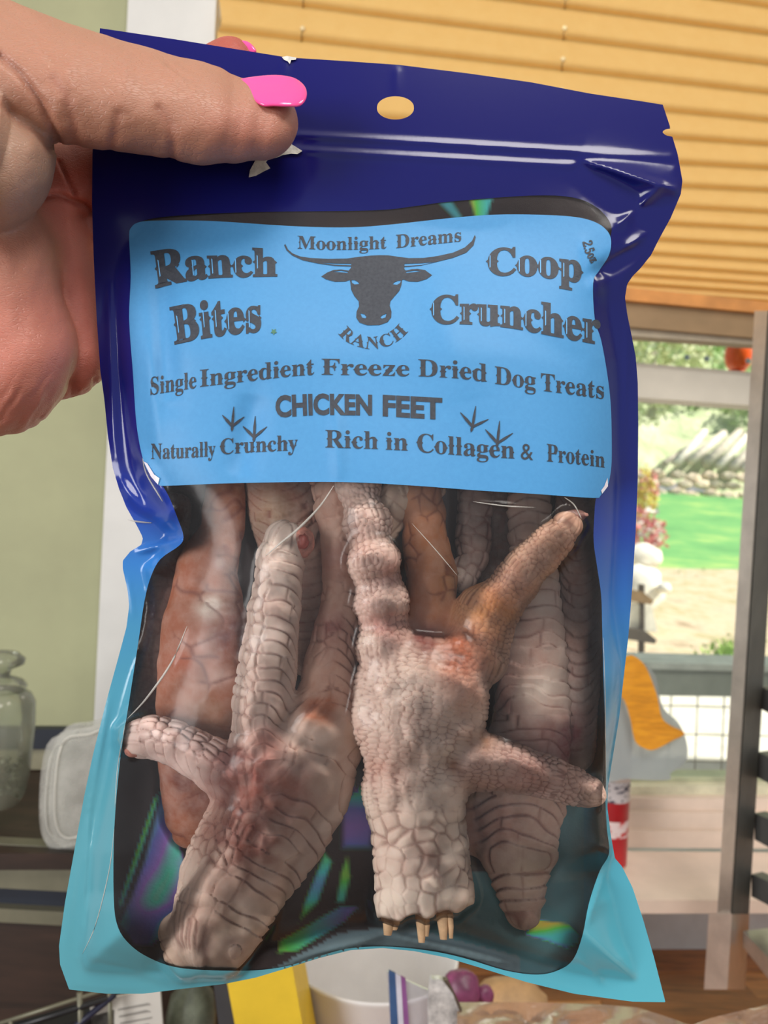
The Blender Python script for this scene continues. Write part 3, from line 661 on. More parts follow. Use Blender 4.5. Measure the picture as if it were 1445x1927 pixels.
def foot(label, chains, vox, k=14, spots=(), group=None, name='chicken_foot', rough=3.0, seed=0, cut=None):
    pts = np.vstack([np.array(c['pts'], float) for c in chains]); R = pts[:, 3]
    lo = (pts[:, :3]-R[:, None]).min(0)-8; hi = (pts[:, :3]+R[:, None]).max(0)+8
    zlo = min((p[2]-p[3]*c.get('zs', 1.)) for c in chains for p in c['pts'])-8; zhi = max((p[2]+p[3]*c.get('zs', 1.)) for c in chains for p in c['pts'])+8
    lo[2] = zlo; hi[2] = zhi
    fn = (lambda p: sdf(p, chains, k)) if cut is None else (lambda p: np.maximum(sdf(p, chains, k), p[:, 1]-cut(p[:, 0], p[:, 2])))
    v, f = nets(fn, lo, hi, vox)
    n = grad(fn, v); v = v-n*fn(v)[:, None]; n = grad(fn, v)
    # per chain fields
    wsum = 0; tint = 0; edge = 0; disp = 0
    for i, c in enumerate(chains):
        d, al, an = chain_d(v, c['pts'], c.get('zs', 1.)); wt = np.exp(-np.clip(d, 0, 80)/c.get('soft', 7.))[:, None]
        cu, cv = c.get('cell', (14, 14)); rot = c.get('rot', 0)
        if c.get('planar'): U, Vv = v[:, 0]*math.cos(rot)+v[:, 1]*math.sin(rot), -v[:, 0]*math.sin(rot)+v[:, 1]*math.cos(rot)
        else: U, Vv = an, al
        wob = (vnoise(v, 45.)-.5)*.9
        mk_ = vnoise(v+99, 38.); e, f1 = worley(np.stack([U/cu+wob+50*i+seed, Vv/cv+wob*.7+31, np.zeros(len(v))], 1))
        e = e+c.get('fade', .10)*sm(.35, .8, mk_); plate = sm(0, .35, e)
        dd = plate*c.get('amp', 2.6)*1.35+(1-f1)*c.get('dome', 1.2)*1.2
        if 'bands' in c:
            Rm = float(np.mean([p[3] for p in c['pts']])); un = an/Rm; ph = (al+c.get('bow', .9)*cv*un*un+wob*cv*1.1)/cv; fr_ = ph-np.floor(ph)
            brk = hsh(np.stack([np.floor(ph), ph*0, ph*0], 1), 7)*1.6-.8; eb = np.minimum(np.minimum(fr_, 1-fr_)*1.5, np.abs(un-brk)*Rm/cv*.9+.02*0+.06)
            eb = eb+c.get('fade', .10)*1.4*sm(.4, .8, mk_); db = c.get('amp', 2.6)*(.35+1.3*fr_)*sm(0, .22, eb)
            sd = sm(-.12, .12, (un-c.get('bsplit', -.25))*c['bands']) if c['bands'] else np.ones(len(v)); e = e*(1-sd)+eb*sd; dd = dd*(1-sd)+db*sd
        if c.get('lobes'): dd = dd+c['lobes'][1]*np.sin(al*2*math.pi/c['lobes'][0]+(.8 if seed else 0))
        wsum = wsum+wt; tint = tint+wt*np.array(lin(c['col'])); edge = edge+wt[:, 0]*e; disp = disp+wt[:, 0]*dd
    tint = tint/wsum*.93; edge = edge/wsum[:, 0]; disp = disp/wsum[:, 0]
    for (x, y, r, col, *q) in spots:
        a = q[0] if q else 1.
        m = np.exp(-(((v[:, 0]-x)**2+(v[:, 1]-y)**2)/r**2))*a*(.5+vnoise(v+x, 18.)); m = np.clip(m, 0, 1)[:, None]; tint = tint*(1-m)+np.array(lin(col))*m
    disp = disp+(vnoise(v, 26.)-.5)*rough*2+(vnoise(v, 60.)-.5)*rough*2.4-1.5
    v = v+n*disp[:, None]
    ALLV.append(v[::2])
    wv = B(v[:, 0], v[:, 1], v[:, 2])
    o = mesh(name, wv, f, m_foot, None, True, {'tint': tint.astype(np.float32), 'edge': edge.astype(np.float32)})
    tag(o, label, 'chicken foot', group); FEET.append(o); return o
pale = (240, 216, 198); rosy = (196, 146, 130); orange = (222, 158, 104); redd = (140, 66, 50); grey = (206, 182, 168); brown = (124, 86, 70)
GRP = 'dried chicken feet in the pouch'
fA = foot('large front chicken foot at the centre, stump down and toes spread', [
    dict(pts=[(800, 1700, 96, 93), (792, 1600, 98, 86), (778, 1500, 100, 88)], zs=.62, col=(246, 226, 206), cell=(34, 30), amp=3.2, dome=.8, fade=.2),
    dict(pts=[(782, 1470, 104, 92), (785, 1380, 108, 112), (800, 1320, 108, 118)], zs=.55, col=pale, cell=(19, 10.5), planar=1, rot=.12, amp=3.2, dome=1.6, k=26),
    dict(pts=[(735, 1340, 100, 66), (745, 1250, 100, 62)], zs=.7, col=pale, cell=(17, 13), planar=1, amp=3, dome=2, k=24),
    dict(pts=[(850, 1290, 118, 68), (870, 1250, 112, 44)], zs=.75, col=(222, 160, 132), cell=(13, 12), planar=1, amp=2.8, dome=2, k=20),
    dict(pts=[(728, 1220, 104, 48), (722, 1150, 106, 45), (705, 1060, 106, 42), (690, 985, 88, 38), (672, 915, 56, 34), (664, 880, 40, 30)], zs=.8, col=(238, 208, 192), cell=(12.5, 12.5), amp=3.2, dome=2.6, lobes=(78, 4.5), k=16),
    dict(pts=[(905, 1240, 92, 48), (925, 1160, 92, 46), (985, 1075, 96, 40), (1050, 1010, 94, 32), (1066, 992, 92, 28)], zs=.8, col=(214, 170, 140), cell=(13, 10), amp=2.6, dome=1.6, k=20),
    dict(pts=[(880, 1200, 84, 40), (905, 1150, 86, 50)], zs=.7, col=orange, cell=(9, 9), amp=1., k=22),
    dict(pts=[(795, 1250, 66, 48), (808, 1160, 62, 46), (812, 1080, 60, 48), (800, 1000, 50, 40), (790, 900, 40, 36)], zs=.8, col=(196, 128, 82), fade=.6, cell=(30, 34), amp=.8, k=16),
    dict(pts=[(880, 1430, 100, 58), (960, 1445, 100, 42), (1040, 1465, 88, 38), (1108, 1490, 66, 28), (1116, 1494, 62, 24)], zs=.85, col=(230, 196, 180), cell=(10, 15), amp=2.8, dome=1.6, k=22),
], 2.3, 16, [(800, 1205, 24, (120, 40, 40), 1.4), (868, 1228, 46, (190, 104, 62), 1.2), (925, 1160, 40, (206, 140, 84), 1.2), (720, 1180, 44, (214, 150, 136), .9), (1000, 1460, 60, (214, 164, 150), .7), (735, 1080, 22, (190, 120, 110), .6), (690, 1210, 30, (232, 210, 190), .7), (735, 1450, 60, (196, 140, 120), .5), (905, 1390, 26, (170, 110, 60), .8), (850, 1440, 14, (160, 92, 40), .8), (790, 1620, 50, (176, 120, 104), .5), (935, 1140, 40, (206, 140, 80), .8), (850, 1100, 30, (206, 150, 90), .6)], GRP, seed=1, cut=lambda x, z: 1728-(x-715)*.13+5*np.sin(x/9.)+.06*(z-96))
fB = foot('pale scaly chicken foot at the front left, leg running down left', [
    dict(pts=[(408, 1742, 58, 84), (440, 1660, 62, 98), (500, 1560, 68, 112), (550, 1470, 74, 112), (590, 1390, 76, 88)], zs=.55, col=(232, 204, 184), cell=(22, 27), bands=1, bsplit=-.1, fade=.2, bow=.5, amp=4.4, dome=2.2),
    dict(pts=[(500, 1450, 78, 74), (492, 1360, 84, 52), (505, 1240, 88, 52), (518, 1140, 92, 44), (528, 1055, 92, 40), (536, 1018, 90, 34)], zs=.8, col=(244, 222, 206), cell=(19, 25), bands=1, bsplit=-.3, amp=4.2, dome=2.4, k=20),
    dict(pts=[(610, 1400, 66, 58), (618, 1300, 60, 50), (632, 1200, 54, 44), (650, 1100, 46, 36), (640, 1000, 36, 34), (620, 900, 30, 34)], zs=.8, col=(220, 178, 156), cell=(20, 24), bands=1, bsplit=.1, fade=.3, amp=3, dome=1.6, k=20),
    dict(pts=[(440, 1470, 74, 50), (390, 1430, 74, 44), (330, 1400, 64, 40), (285, 1388, 52, 38), (268, 1390, 46, 36)], zs=.85, col=(244, 216, 204), cell=(15, 24), bands=-1, bsplit=-.2, amp=3.8, dome=2.2, k=18),
    dict(pts=[(350, 1790, 34, 42), (330, 1752, 34, 30)], zs=.7, col=(214, 184, 158), cell=(40, 20), k=20),
], 2.6, 16, [(470, 1470, 74, (150, 78, 66), 1.25), (468, 1560, 78, (140, 74, 58), 1.25), (540, 1480, 50, (176, 112, 96), .9), (600, 1330, 36, (180, 108, 70), 1.2), (620, 1180, 40, (150, 88, 78), 1.0), (640, 1060, 50, (160, 110, 96), .8), (500, 1400, 30, (206, 140, 124), .9), (430, 1440, 26, (150, 80, 76), .7), (560, 1620, 40, (226, 204, 186), .7), (440, 1760, 60, (200, 172, 146), .6)], GRP, seed=0)
fE = foot('grey banded chicken leg right of the centre foot', [
    dict(pts=[(985, 1715, 0, 36), (975, 1600, 2, 70), (985, 1480, 4, 84), (1000, 1360, 6, 72), (1005, 1230, 8, 58), (1008, 1120, 10, 46), (1000, 1020, 8, 40), (990, 880, 0, 36)], zs=.62, col=(188, 162, 148), fade=.12, bands=0, bow=.35, cell=(110, 25), amp=4.4, dome=2.4),
    dict(pts=[(890, 1560, -24, 50), (930, 1450, -20, 60)], zs=.6, col=(150, 108, 92), fade=.4, cell=(60, 30), amp=2, k=30),
], 3.2, 14, [(1072, 1400, 44, (120, 50, 56), 1.5), (940, 1300, 46, (140, 84, 70), 1.2), (1010, 1400, 40, (160, 120, 116), .8), (1010, 1290, 40, (224, 206, 190), .9), (1000, 1130, 36, (216, 196, 180), .8), (930, 1560, 60, (140, 92, 76), .7), (1000, 1640, 50, (206, 184, 160), .6)], GRP, seed=2)
fF = foot('narrow grey chicken leg against the right edge of the pouch', [
    dict(pts=[(1082, 930, -10, 34), (1090, 1060, -10, 40), (1094, 1180, -12, 38), (1090, 1300, -16, 36), (1080, 1420, -20, 34)], zs=.7, col=(150, 128, 118), fade=.2, bands=0, cell=(80, 24), amp=3.4, dome=2.2)], 3.2, 14, [(1072, 1380, 40, (124, 54, 58), .9)], GRP, seed=3)
fC = foot('orange brown chicken leg with white patches at the left back', [
    dict(pts=[(425, 890, -20, 38), (420, 1000, -18, 42), (385, 1080, -10, 58), (385, 1180, -4, 84), (385, 1300, -4, 92), (370, 1420, -10, 74), (362, 1530, -20, 54), (352, 1570, -24, 28)], zs=.55, col=(168, 96, 60), fade=.6, cell=(70, 40), amp=.6, dome=1.)], 3.2, 14,
    [(395, 1142, 22, (240, 224, 208), 1.5), (372, 1215, 22, (206, 160, 144), 1.1), (415, 1275, 22, (206, 166, 152), 1.1), (440, 1190, 46, (120, 56, 52), .9), (345, 1240, 34, (176, 84, 40), .8), (400, 1370, 60, (150, 112, 84), .8), (355, 1480, 70, (116, 60, 46), 1.), (410, 1055, 16, (220, 190, 180), .8), (400, 1000, 30, (176, 106, 70), .7)], GRP, seed=4)
fC2 = foot('dull brown toe lying along the left edge of the pouch', [dict(pts=[(330, 960, -52, 30), (306, 1100, -50, 34), (285, 1230, -50, 32), (276, 1330, -52, 26)], zs=.6, col=(112, 76, 64), cell=(30, 30), amp=2)], 3.6, 14, [], GRP, seed=5)
fD = foot('wrinkled brown chicken leg behind the label at upper left centre', [
    dict(pts=[(520, 860, -30, 66), (540, 960, -30, 72), (570, 1080, -30, 66), (590, 1220, -34, 56)], zs=.55, col=(132, 96, 78), fade=.3, bands=0, cell=(110, 22), amp=2.6, dome=2)], 3.4, 14, [(505, 960, 40, (150, 122, 90), .7), (590, 1100, 50, (146, 116, 104), .7)], GRP, seed=6)
fG = foot('pale toe with a pointed tip just below the label', [
    dict(pts=[(722, 985, 34, 34), (748, 940, 40, 34), (790, 922, 44, 24), (818, 922, 42, 15), (826, 924, 40, 9)], zs=.8, col=(222, 196, 172), cell=(34, 26), amp=2.4)], 2.8, 12, [], GRP, seed=7)
fH = foot('grey toe with a white broken tip right of the centre gap', [
    dict(pts=[(900, 900, -30, 34), (892, 980, -20, 32), (890, 1050, -8, 28), (872, 1092, 6, 24), (858, 1090, 12, 18)], zs=.8, col=(150, 124, 114), cell=(36, 24), amp=2.6)], 3., 12, [(866, 1094, 22, (236, 216, 200), 1.2)], GRP, seed=8)
fI = foot('dark brown foot lying in the back right corner under the label', [
    dict(pts=[(960, 880, -50, 60), (950, 980, -52, 62), (940, 1080, -56, 44)], zs=.5, col=(84, 58, 48), cell=(60, 30), amp=2)], 4, 12, [], GRP, seed=9)
# parts: bone ends, tendons, claw
m_bone = pm('pink_bone', (214, 146, 128), .5, var=.25, scale=400, bump=.3, bscale=900); m_ten = pm('tendon', (206, 172, 136), .45, var=.12, scale=200)
v, f = blob_vf((0, 0, 0), 1., 3, (1, 1, 1), .1, 3)
def pblob(name, x, y, z, rx, ry, rz, mat, parent, seed=0, j=.12):
    v, f = blob_vf((0, 0, 0), 1., 3, (rx, ry, rz), j, seed); return mesh(name, B(v[:, 0]+x, v[:, 1]+y, v[:, 2]+z), f, mat, parent, True)
pblob('bone_end', 566, 1020, 96, 25, 29, 20, m_bone, fB, 5); pblob('bone_marrow', 570, 1018, 112, 11, 15, 8, pm('marrow', (176, 84, 72), .4), fB, 6, .25)
pblob('bone_end', 250, 1412, 52, 18, 13, 13, m_bone, fB, 7); pblob('claw_stub', 1082, 970, 84, 24, 11, 10, pm('claw', (176, 128, 116), .45), fA, 8)
for x, l, r_ in ((728, 44, 13), (742, 34, 10), (792, 58, 11), (800, 46, 8), (832, 52, 12), (846, 50, 7)):
    v, f = tube_vf([(x, 1700, 92), (x+1, 1720, 92), (x+2, 1716+l*.55, 90), (x+1, 1716+l, 88)], [r_*1.2, r_, r_*.8, r_*.55], 10); v[:, 0] += np.sin(v[:, 1]*.2)*1.5
    mesh('tendon', B(v[:, 0], v[:, 1], v[:, 2]), f, m_ten, fA, True)
ALLV = np.vstack(ALLV)
# ================================================================== POUCH
OUT = [(188, 53), (330, 74), (540, 108), (650, 115), (750, 122), (880, 138), (1000, 155), (1110, 176), (1210, 191), (1247, 197), (1262, 242), (1253, 243), (1245, 248), (1253, 255), (1265, 257), (1275, 290), (1284, 340), (1281, 365), (1262, 410), (1240, 450), (1225, 480), (1205, 505), (1190, 520), (1180, 535), (1176, 560), (1180, 590), (1188, 630), (1196, 670), (1200, 720), (1201, 800), (1200, 900), (1196, 1000), (1190, 1100), (1182, 1200), (1174, 1270), (1165, 1350), (1152, 1430), (1144, 1480), (1143, 1520), (1149, 1570), (1157, 1615), (1170, 1630), (1190, 1670), (1210, 1730), (1230, 1800), (1252, 1886),
       (1190, 1885), (1080, 1870), (990, 1848), (900, 1820), (840, 1802), (780, 1790), (720, 1784), (660, 1788), (600, 1803), (540, 1822), (480, 1840), (420, 1852), (350, 1860), (270, 1870), (200, 1870), (130, 1862), (113, 1815), (111, 1780), (122, 1700), (140, 1600), (158, 1500), (175, 1420), (200, 1320), (222, 1240), (238, 1180), (243, 1140), (240, 1110), (231, 1070), (231, 1055), (245, 1038), (266, 1025), (269, 1012), (258, 990), (238, 955), (224, 920), (212, 880), (203, 820), (196, 750), (189, 700), (182, 600), (176, 480), (173, 380), (174, 290), (180, 170)]
WIN = [(250, 440), (262, 418), (330, 406), (480, 399), (700, 396), (780, 388), (850, 379), (1000, 368), (1080, 372), (1125, 392), (1150, 424), (1146, 455), (1140, 475), (1120, 505), (1106, 530), (1110, 600), (1122, 640), (1134, 700), (1141, 760), (1142, 880), (1136, 915), (1122, 935), (1118, 975), (1117, 1020), (1124, 1070), (1131, 1120), (1133, 1180), (1135, 1260), (1138, 1350), (1140, 1440), (1139, 1500), (1142, 1560), (1146, 1606), (1128, 1640), (1108, 1700), (1096, 1760), (1078, 1806), (1050, 1826), (1010, 1834), (950, 1826), (870, 1802), (800, 1788), (720, 1781), (650, 1786), (590, 1803), (540, 1818), (480, 1826), (400, 1826), (330, 1820), (280, 1802), (245, 1778), (222, 1745), (214, 1690), (215, 1560), (226, 1430), (243, 1320), (260, 1210), (272, 1130), (284, 1085), (302, 1052), (338, 1026), (345, 1008), (334, 975), (318, 935), (304, 912), (292, 900), (276, 868), (264, 800), (257, 700), (250, 600), (252, 520)]
LAB = [(243, 445), (247, 428), (262, 418), (300, 415), (400, 416), (540, 425), (640, 428), (720, 424), (850, 410), (930, 404), (1010, 404), (1080, 408), (1120, 418), (1143, 435), (1150, 455), (1145, 482), (1127, 510), (1116, 532), (1119, 600), (1131, 640), (1142, 700), (1149, 760), (1151, 830), (1150, 880), (1143, 915), (1130, 932), (1116, 937), (1000, 929), (900, 923), (780, 914), (640, 907), (450, 909), (318, 914), (298, 912), (284, 895), (270, 868), (257, 800), (250, 700), (243, 600), (246, 520)]
GX0, GY0, GS = 90., 30., 4.; GNX, GNY = 305, 470
gx, gy = np.meshgrid(GX0+GS*np.arange(GNX), GY0+GS*np.arange(GNY), indexing='ij')
dout = poly_line_d(gx, gy, OUT+[OUT[0]])*np.where(inside(gx, gy, OUT), 1, -1)
seal = np.interp(gy, [0, 1150, 1260, 1600, 1680, 1900], [34, 34, 34, 30, 40, 40])
rs_ = sm(1100, 1300, gy)*(1-sm(1590, 1660, gy))*sm(800, 1000, gx)
seal = seal*(1-rs_)+2*rs_
wdt = 60-38*rs_
dome = (1-np.exp(-np.maximum(0, dout-seal)/wdt))*sm(405, 680, gy+.0*gx)
base = (dome*(84+44*sm(600, 1050, gy))).astype(float)
def blur(a, n):
    for _ in range(n):
        p = np.pad(a, 1, mode='edge'); a = (p[:-2, 1:-1]+p[2:, 1:-1]+p[1:-1, :-2]+p[1:-1, 2:]+4*p[1:-1, 1:-1])/8
    return a
def splat(sel, fill, op):
    g = np.full((GNX, GNY), fill); i = np.clip(((sel[:, 0]-GX0)/GS).round().astype(int), 0, GNX-1); j = np.clip(((sel[:, 1]-GY0)/GS).round().astype(int), 0, GNY-1)
    op.at(g, (i, j), sel[:, 2]); return g
top = splat(ALLV, -50., np.maximum); low = splat(ALLV, 50., np.minimum)
def dil(a, n, f):
    for _ in range(n):
        p = np.pad(a, 1, mode='edge'); a = f.reduce([p[:-2, 1:-1], p[2:, 1:-1], p[1:-1, :-2], p[1:-1, 2:], a])
    return a
top = blur(dil(top, 3, np.maximum), 4)+4; low = blur(dil(low, 3, np.minimum), 4)-4
hold = sm(0, 14, dout)
front = np.maximum(base, np.where(dout > -4, top, -50)*hold)
front = np.maximum(blur(front, 5), front*0+np.where(dout > 4, top, -50)*hold)
def crease(a, b, wd, amp, arr, sharp=False):
    d, t = seg_d(gx, gy, a, b); prof = np.exp(-np.abs(d)/wd) if sharp else np.exp(-(d/wd)**2)
    return arr+amp*prof*np.sin(np.pi*np.clip(t, .02, .98))**.5
for a, b, wd, amp, sh_ in [((175, 232), (1262, 296), 6, 3, 0), ((178, 246), (1262, 310), 6, -1.5, 0), ((178, 262), (1268, 322), 7, 2.5, 0),
    ((1084, 300), (1284, 362), 16, 22, 1), ((1084, 300), (1235, 420), 14, -14, 1), ((1110, 330), (1200, 400), 26, -16, 0), ((1155, 430), (1245, 350), 12, 14, 1), ((1110, 520), (1190, 470), 14, -18, 0), ((1128, 500), (1215, 440), 7, 10, 1),
    ((236, 985), (345, 1012), 16, -24, 0), ((250, 1040), (345, 1015), 9, 16, 1), ((262, 850), (320, 960), 12, 16, 0), ((215, 900), (300, 985), 14, 14, 0), ((238, 1060), (255, 1180), 8, 8, 0),
    ((170, 1500), (150, 1800), 7, 9, 1), ((205, 1300), (170, 1520), 6, 7, 0), ((170, 1800), (330, 1850), 10, 6, 0), ((330, 1850), (520, 1832), 6, 7, 1),
    ((630, 908), (535, 1020), 3.5, 7, 1), ((352, 1178), (320, 1260), 3.5, 6, 1), ((320, 1260), (238, 1352), 3.5, 6, 1), ((890, 945), (1010, 955), 4, 5, 1), ((1060, 935), (1095, 985), 4, 6, 1),
    ((1130, 1180), (1139, 1500), 4, 7, 1), ((1147, 1610), (1105, 1740), 6, 12, 1), ((1095, 1570), (1150, 1615), 5, 9, 1), ((1130, 1700), (1180, 1800), 22, -12, 0), ((1085, 1800), (1135, 1850), 8, 8, 0),
    ((540, 1820), (720, 1760), 8, 8, 1), ((720, 1760), (960, 1815), 7, 8, 1), ((300, 500), (320, 760), 24, -17, 0), ((450, 900), (480, 740), 28, -15, 0), ((280, 640), (300, 880), 14, 7, 0), ((640, 905), (630, 760), 14, 6, 0), ((900, 590), (1110, 690), 26, -6, 0), ((1100, 455), (1128, 560), 12, 10, 0), ((820, 500), (880, 760), 40, 6, 0),
    ((748, 122), (745, 180), 8, 1, 0), ((540, 108), (530, 150), 8, 1.5, 0), ((1180, 600), (1170, 900), 10, 8, 0), ((205, 500), (215, 860), 9, 8, 0), ((330, 950), (300, 1000), 12, 10, 0)]:
    front = crease(a, b, wd, amp, front, sh_)
front = front+3*(np.sin(gx/95+gy/140)+np.sin(gx/61-gy/83+1))*sm(330, 450, gy)
front = np.where(dout < 10, front*np.clip(dout/10, 0, 1), front)+2
back = np.minimum(-dome*(10+22*sm(500, 1100, gy)), np.where(dout > 4, low, 50)*hold); back = np.minimum(blur(back, 5), back)-1.0
back = np.where(dout < 6, -1.0, back)
front = np.maximum(front, 2.0)
def samp(G, x, y):
    u = np.clip((np.asarray(x, float)-GX0)/GS, 0, GNX-1.001); v = np.clip((np.asarray(y, float)-GY0)/GS, 0, GNY-1.001); i = u.astype(int); j = v.astype(int); a = u-i; b = v-j
    return G[i, j]*(1-a)*(1-b)+G[i+1, j]*a*(1-b)+G[i, j+1]*(1-a)*b+G[i+1, j+1]*a*b
def zf(x, y): return samp(front, x, y)
def region(poly, holes, step):
    poly = np.array(poly, float); x0, y0 = poly.min(0)-step; x1, y1 = poly.max(0)+step
    X = np.arange(x0, x1, step); Y = np.arange(y0, y1, step); x, y = np.meshgrid(X, Y, indexing='ij')
    cx_, cy_ = x[:-1, :-1]+step/2, y[:-1, :-1]+step/2
    m = inside(cx_, cy_, poly.tolist())
    for h in holes: m &= ~inside(cx_, cy_, h)
    ii, jj = np.nonzero(m); ny = len(Y)
    q = np.stack([ii*ny+jj, (ii+1)*ny+jj, (ii+1)*ny+jj+1, ii*ny+jj+1], 1)[:, ::-1]
    cnt = np.bincount(q.ravel(), minlength=x.size); used = cnt > 0; bnd = used & (cnt < 4)
    px, py = x.ravel().copy(), y.ravel().copy(); b = np.nonzero(bnd)[0]
    best = np.full(len(b), 1e9); bx, by = px[b].copy(), py[b].copy()
    for L in [poly.tolist()]+[list(h) for h in holes]:
        for a, c in zip(L, L[1:]+L[:1]):
            dx, dy = c[0]-a[0], c[1]-a[1]; l2 = dx*dx+dy*dy+1e-9; t = np.clip(((px[b]-a[0])*dx+(py[b]-a[1])*dy)/l2, 0, 1)
            qx, qy = a[0]+t*dx, a[1]+t*dy; d = np.hypot(px[b]-qx, py[b]-qy); k_ = d < best; best[k_] = d[k_]; bx[k_] = qx[k_]; by[k_] = qy[k_]
    px[b], py[b] = bx, by
    mp = np.full(x.size, -1); mp[used] = np.arange(used.sum()); return px[used], py[used], mp[q]
def sp(p, n=4): return [tuple(q) for q in spline(p, n)]
OUTp, WINp, LABp = OUT, sp(WIN), sp(LAB)
HOLE = [(744+35*math.cos(a), 204+21*math.sin(a)+(-2 if math.sin(a) < 0 else 0)) for a in np.linspace(0, 2*math.pi, 28, endpoint=False)]
def printcol(x, y):
    t = y+.0*x
    L = [(0, (22, 24, 104)), (300, (17, 20, 92)), (860, (22, 30, 112)), (960, (36, 62, 158)), (1060, (50, 118, 190)), (1180, (64, 136, 178)), (1300, (72, 144, 170)), (1500, (80, 146, 162)), (1900, (84, 150, 164))]
    R = [(0, (22, 24, 104)), (560, (16, 20, 84)), (900, (20, 30, 100)), (1000, (34, 62, 150)), (1120, (44, 100, 172)), (1260, (58, 132, 186)), (1400, (62, 136, 166)), (1600, (74, 156, 178)), (1900, (86, 172, 192))]
    def f(T): c = np.array([lin(q[1]) for q in T]); return np.stack([np.interp(t, [q[0] for q in T], c[:, i]) for i in range(3)], 1)
    wgt = sm(500, 900, x)[:, None]; return f(L)*(1-wgt)+f(R)*wgt
k = NT('printed_film'); c = k.attr('pcol').outputs['Vector']
k.done(c, .17, 0, k.bump(k.noise(500, 3), .05, .0003), .4); m_print = k.m
m_clear = film_mat('clear_window_film', (253, 253, 254), 0.30, .17, .02, (206, 206, 214), .12, 130)
k = NT('blue_label_paper'); n1 = k.noise(900, 4); n2 = k.noise(60, 3)
c = k.mix(n1, (62, 134, 190), (72, 147, 202)); c = k.mix(k.ramp(n2, [(.4, (0, 0, 0)), (.8, (60, 60, 60))]), c, (66, 132, 206))
k.done(c, .55, 0, k.bump(n1, .12, .0002)); m_label = k.m
k = NT('holographic_foil'); hue = k.attr('hue').outputs['Fac']; ho = k.attr('holo').outputs['Fac']
hn = k.math('ADD', hue, k.math('MULTIPLY', k.noise(60, 3), .25))
rb = k.ramp(hn, [(.0, (255, 130, 90)), (.14, (255, 230, 90)), (.26, (120, 255, 110)), (.40, (100, 250, 250)), (.55, (140, 150, 255)), (.72, (200, 150, 255)), (.86, (100, 250, 215)), (1, (255, 150, 110))])
c = k.mix(ho, k.attr('pcol').outputs['Vector'], rb); k.done(c, .45, k.math('MULTIPLY', ho, .3), k.bump(k.noise(700, 3), .25, .0004)); m_holo = k.m
pc = B(700, 1860, 0)
pouch = root('treat_pouch', pc, 'navy to teal gradient pouch of dried chicken feet held up by the hand', 'pouch')
x, y, f = region(OUTp, [HOLE, WINp], 4.)
frontp = mesh('front_panel', B(x, y, zf(x, y)), f, m_print, pouch, True, {'pcol': printcol(x, y)}); frontp['label'] = 'glossy printed border fading from navy to teal'
x, y, f = region(WINp, [], 4.)
mesh('clear_window', B(x, y, zf(x, y)), f, m_clear, pouch, True)['label'] = 'clear see-through film window'
# back panel: inside face shows foil, teal border, dark gusset
x, y, f = region(OUTp, [HOLE], 5.)
HO = np.zeros(len(x)); HU = (x*.5+y*.3)/260 % 1
def holo(poly, hue_fn, a=1., soft=10):  # the foil's rainbow gleam is painted into its base colour, patch by patch
    m = inside(x, y, poly); d = poly_line_d(x, y, poly+[poly[0]]); wgt = np.where(m, np.clip(d/soft, 0, 1), 0)*a
    global HO, HU
    HU = np.where(wgt > .01, hue_fn(x, y), HU); HO = np.maximum(HO, np.minimum(1, wgt*1.6))
holo([(305, 1480), (322, 1540), (345, 1610), (362, 1680), (330, 1740), (285, 1782), (250, 1780), (222, 1738), (245, 1690), (270, 1620), (290, 1540)], lambda x, y: .56+.18*np.sin((x-300)/22+(y-1600)/50)-.25*sm(1690, 1740, y)+.0*x)
holo([(303, 1490), (268, 1600), (228, 1715), (222, 1700), (255, 1600), (290, 1500)], lambda x, y: .02+.3*sm(0, 40, (x-(300-(y-1490)*.36))+20), .9, 5)
holo([(372, 1600), (382, 1620), (380, 1660), (370, 1650)], lambda x, y: .08+0*x, 1, 4)
holo([(525, 1770), (640, 1705), (676, 1705), (650, 1735), (560, 1790), (520, 1795)], lambda x, y: .1+(x-520)/400+.0*y, .9, 6)
holo([(570, 1700), (610, 1600), (628, 1620), (600, 1700), (560, 1740)], lambda x, y: .25+.1*np.sin(y/20), .7, 8)
holo([(640, 1640), (655, 1600), (662, 1650), (650, 1700), (630, 1700)], lambda x, y: .1+.16*sm(1640, 1690, y), .8, 8)
holo([(318, 1800), (345, 1795), (350, 1818), (325, 1822)], lambda x, y: .58+0*x, 1, 4)
holo([(985, 1760), (1005, 1728), (1070, 1738), (1092, 1760), (1090, 1775), (1066, 1786), (1030, 1772)], lambda x, y: .02+.26*sm(1735, 1765, y+.2*(x-1040))+.2*sm(1765, 1785, y-.3*(x-1040)), 1., 5)
holo([(640, 1500), (700, 1460), (716, 1520), (700, 1600), (640, 1600)], lambda x, y: .34+.2*np.sin(y/30), .5, 12)
holo([(640, 1460), (668, 1440), (672, 1490), (645, 1500)], lambda x, y: .58+0*x, .35, 8)
holo([(880, 370), (930, 368), (915, 420), (895, 420)], lambda x, y: .02+.26*sm(870, 925, x), .8, 8)
holo([(820, 380), (850, 372), (880, 420), (860, 420)], lambda x, y: .3+0*x, .4, 8)
PC = np.tile(np.array(lin((66, 48, 46))), (len(x), 1))
dk = .5+.5*vnoise(np.stack([x, y, x*0], 1), 60.); PC = PC*dk[:, None]
teal = inside(x, y, [(1030, 1500), (1160, 1500), (1160, 1640), (1260, 1890), (800, 1890), (700, 1760), (860, 1640), (1000, 1640)]); edge_ = (x > 1100) & (y > 1000)
PC[teal] = np.array(lin((84, 142, 150))); PC[edge_] = printcol(x, y)[edge_]*.8
gus = inside(x, y, [(500, 1830), (640, 1755), (760, 1740), (860, 1770), (980, 1800), (980, 1850), (500, 1860)]); PC[gus] = np.array(lin((120, 146, 152)))
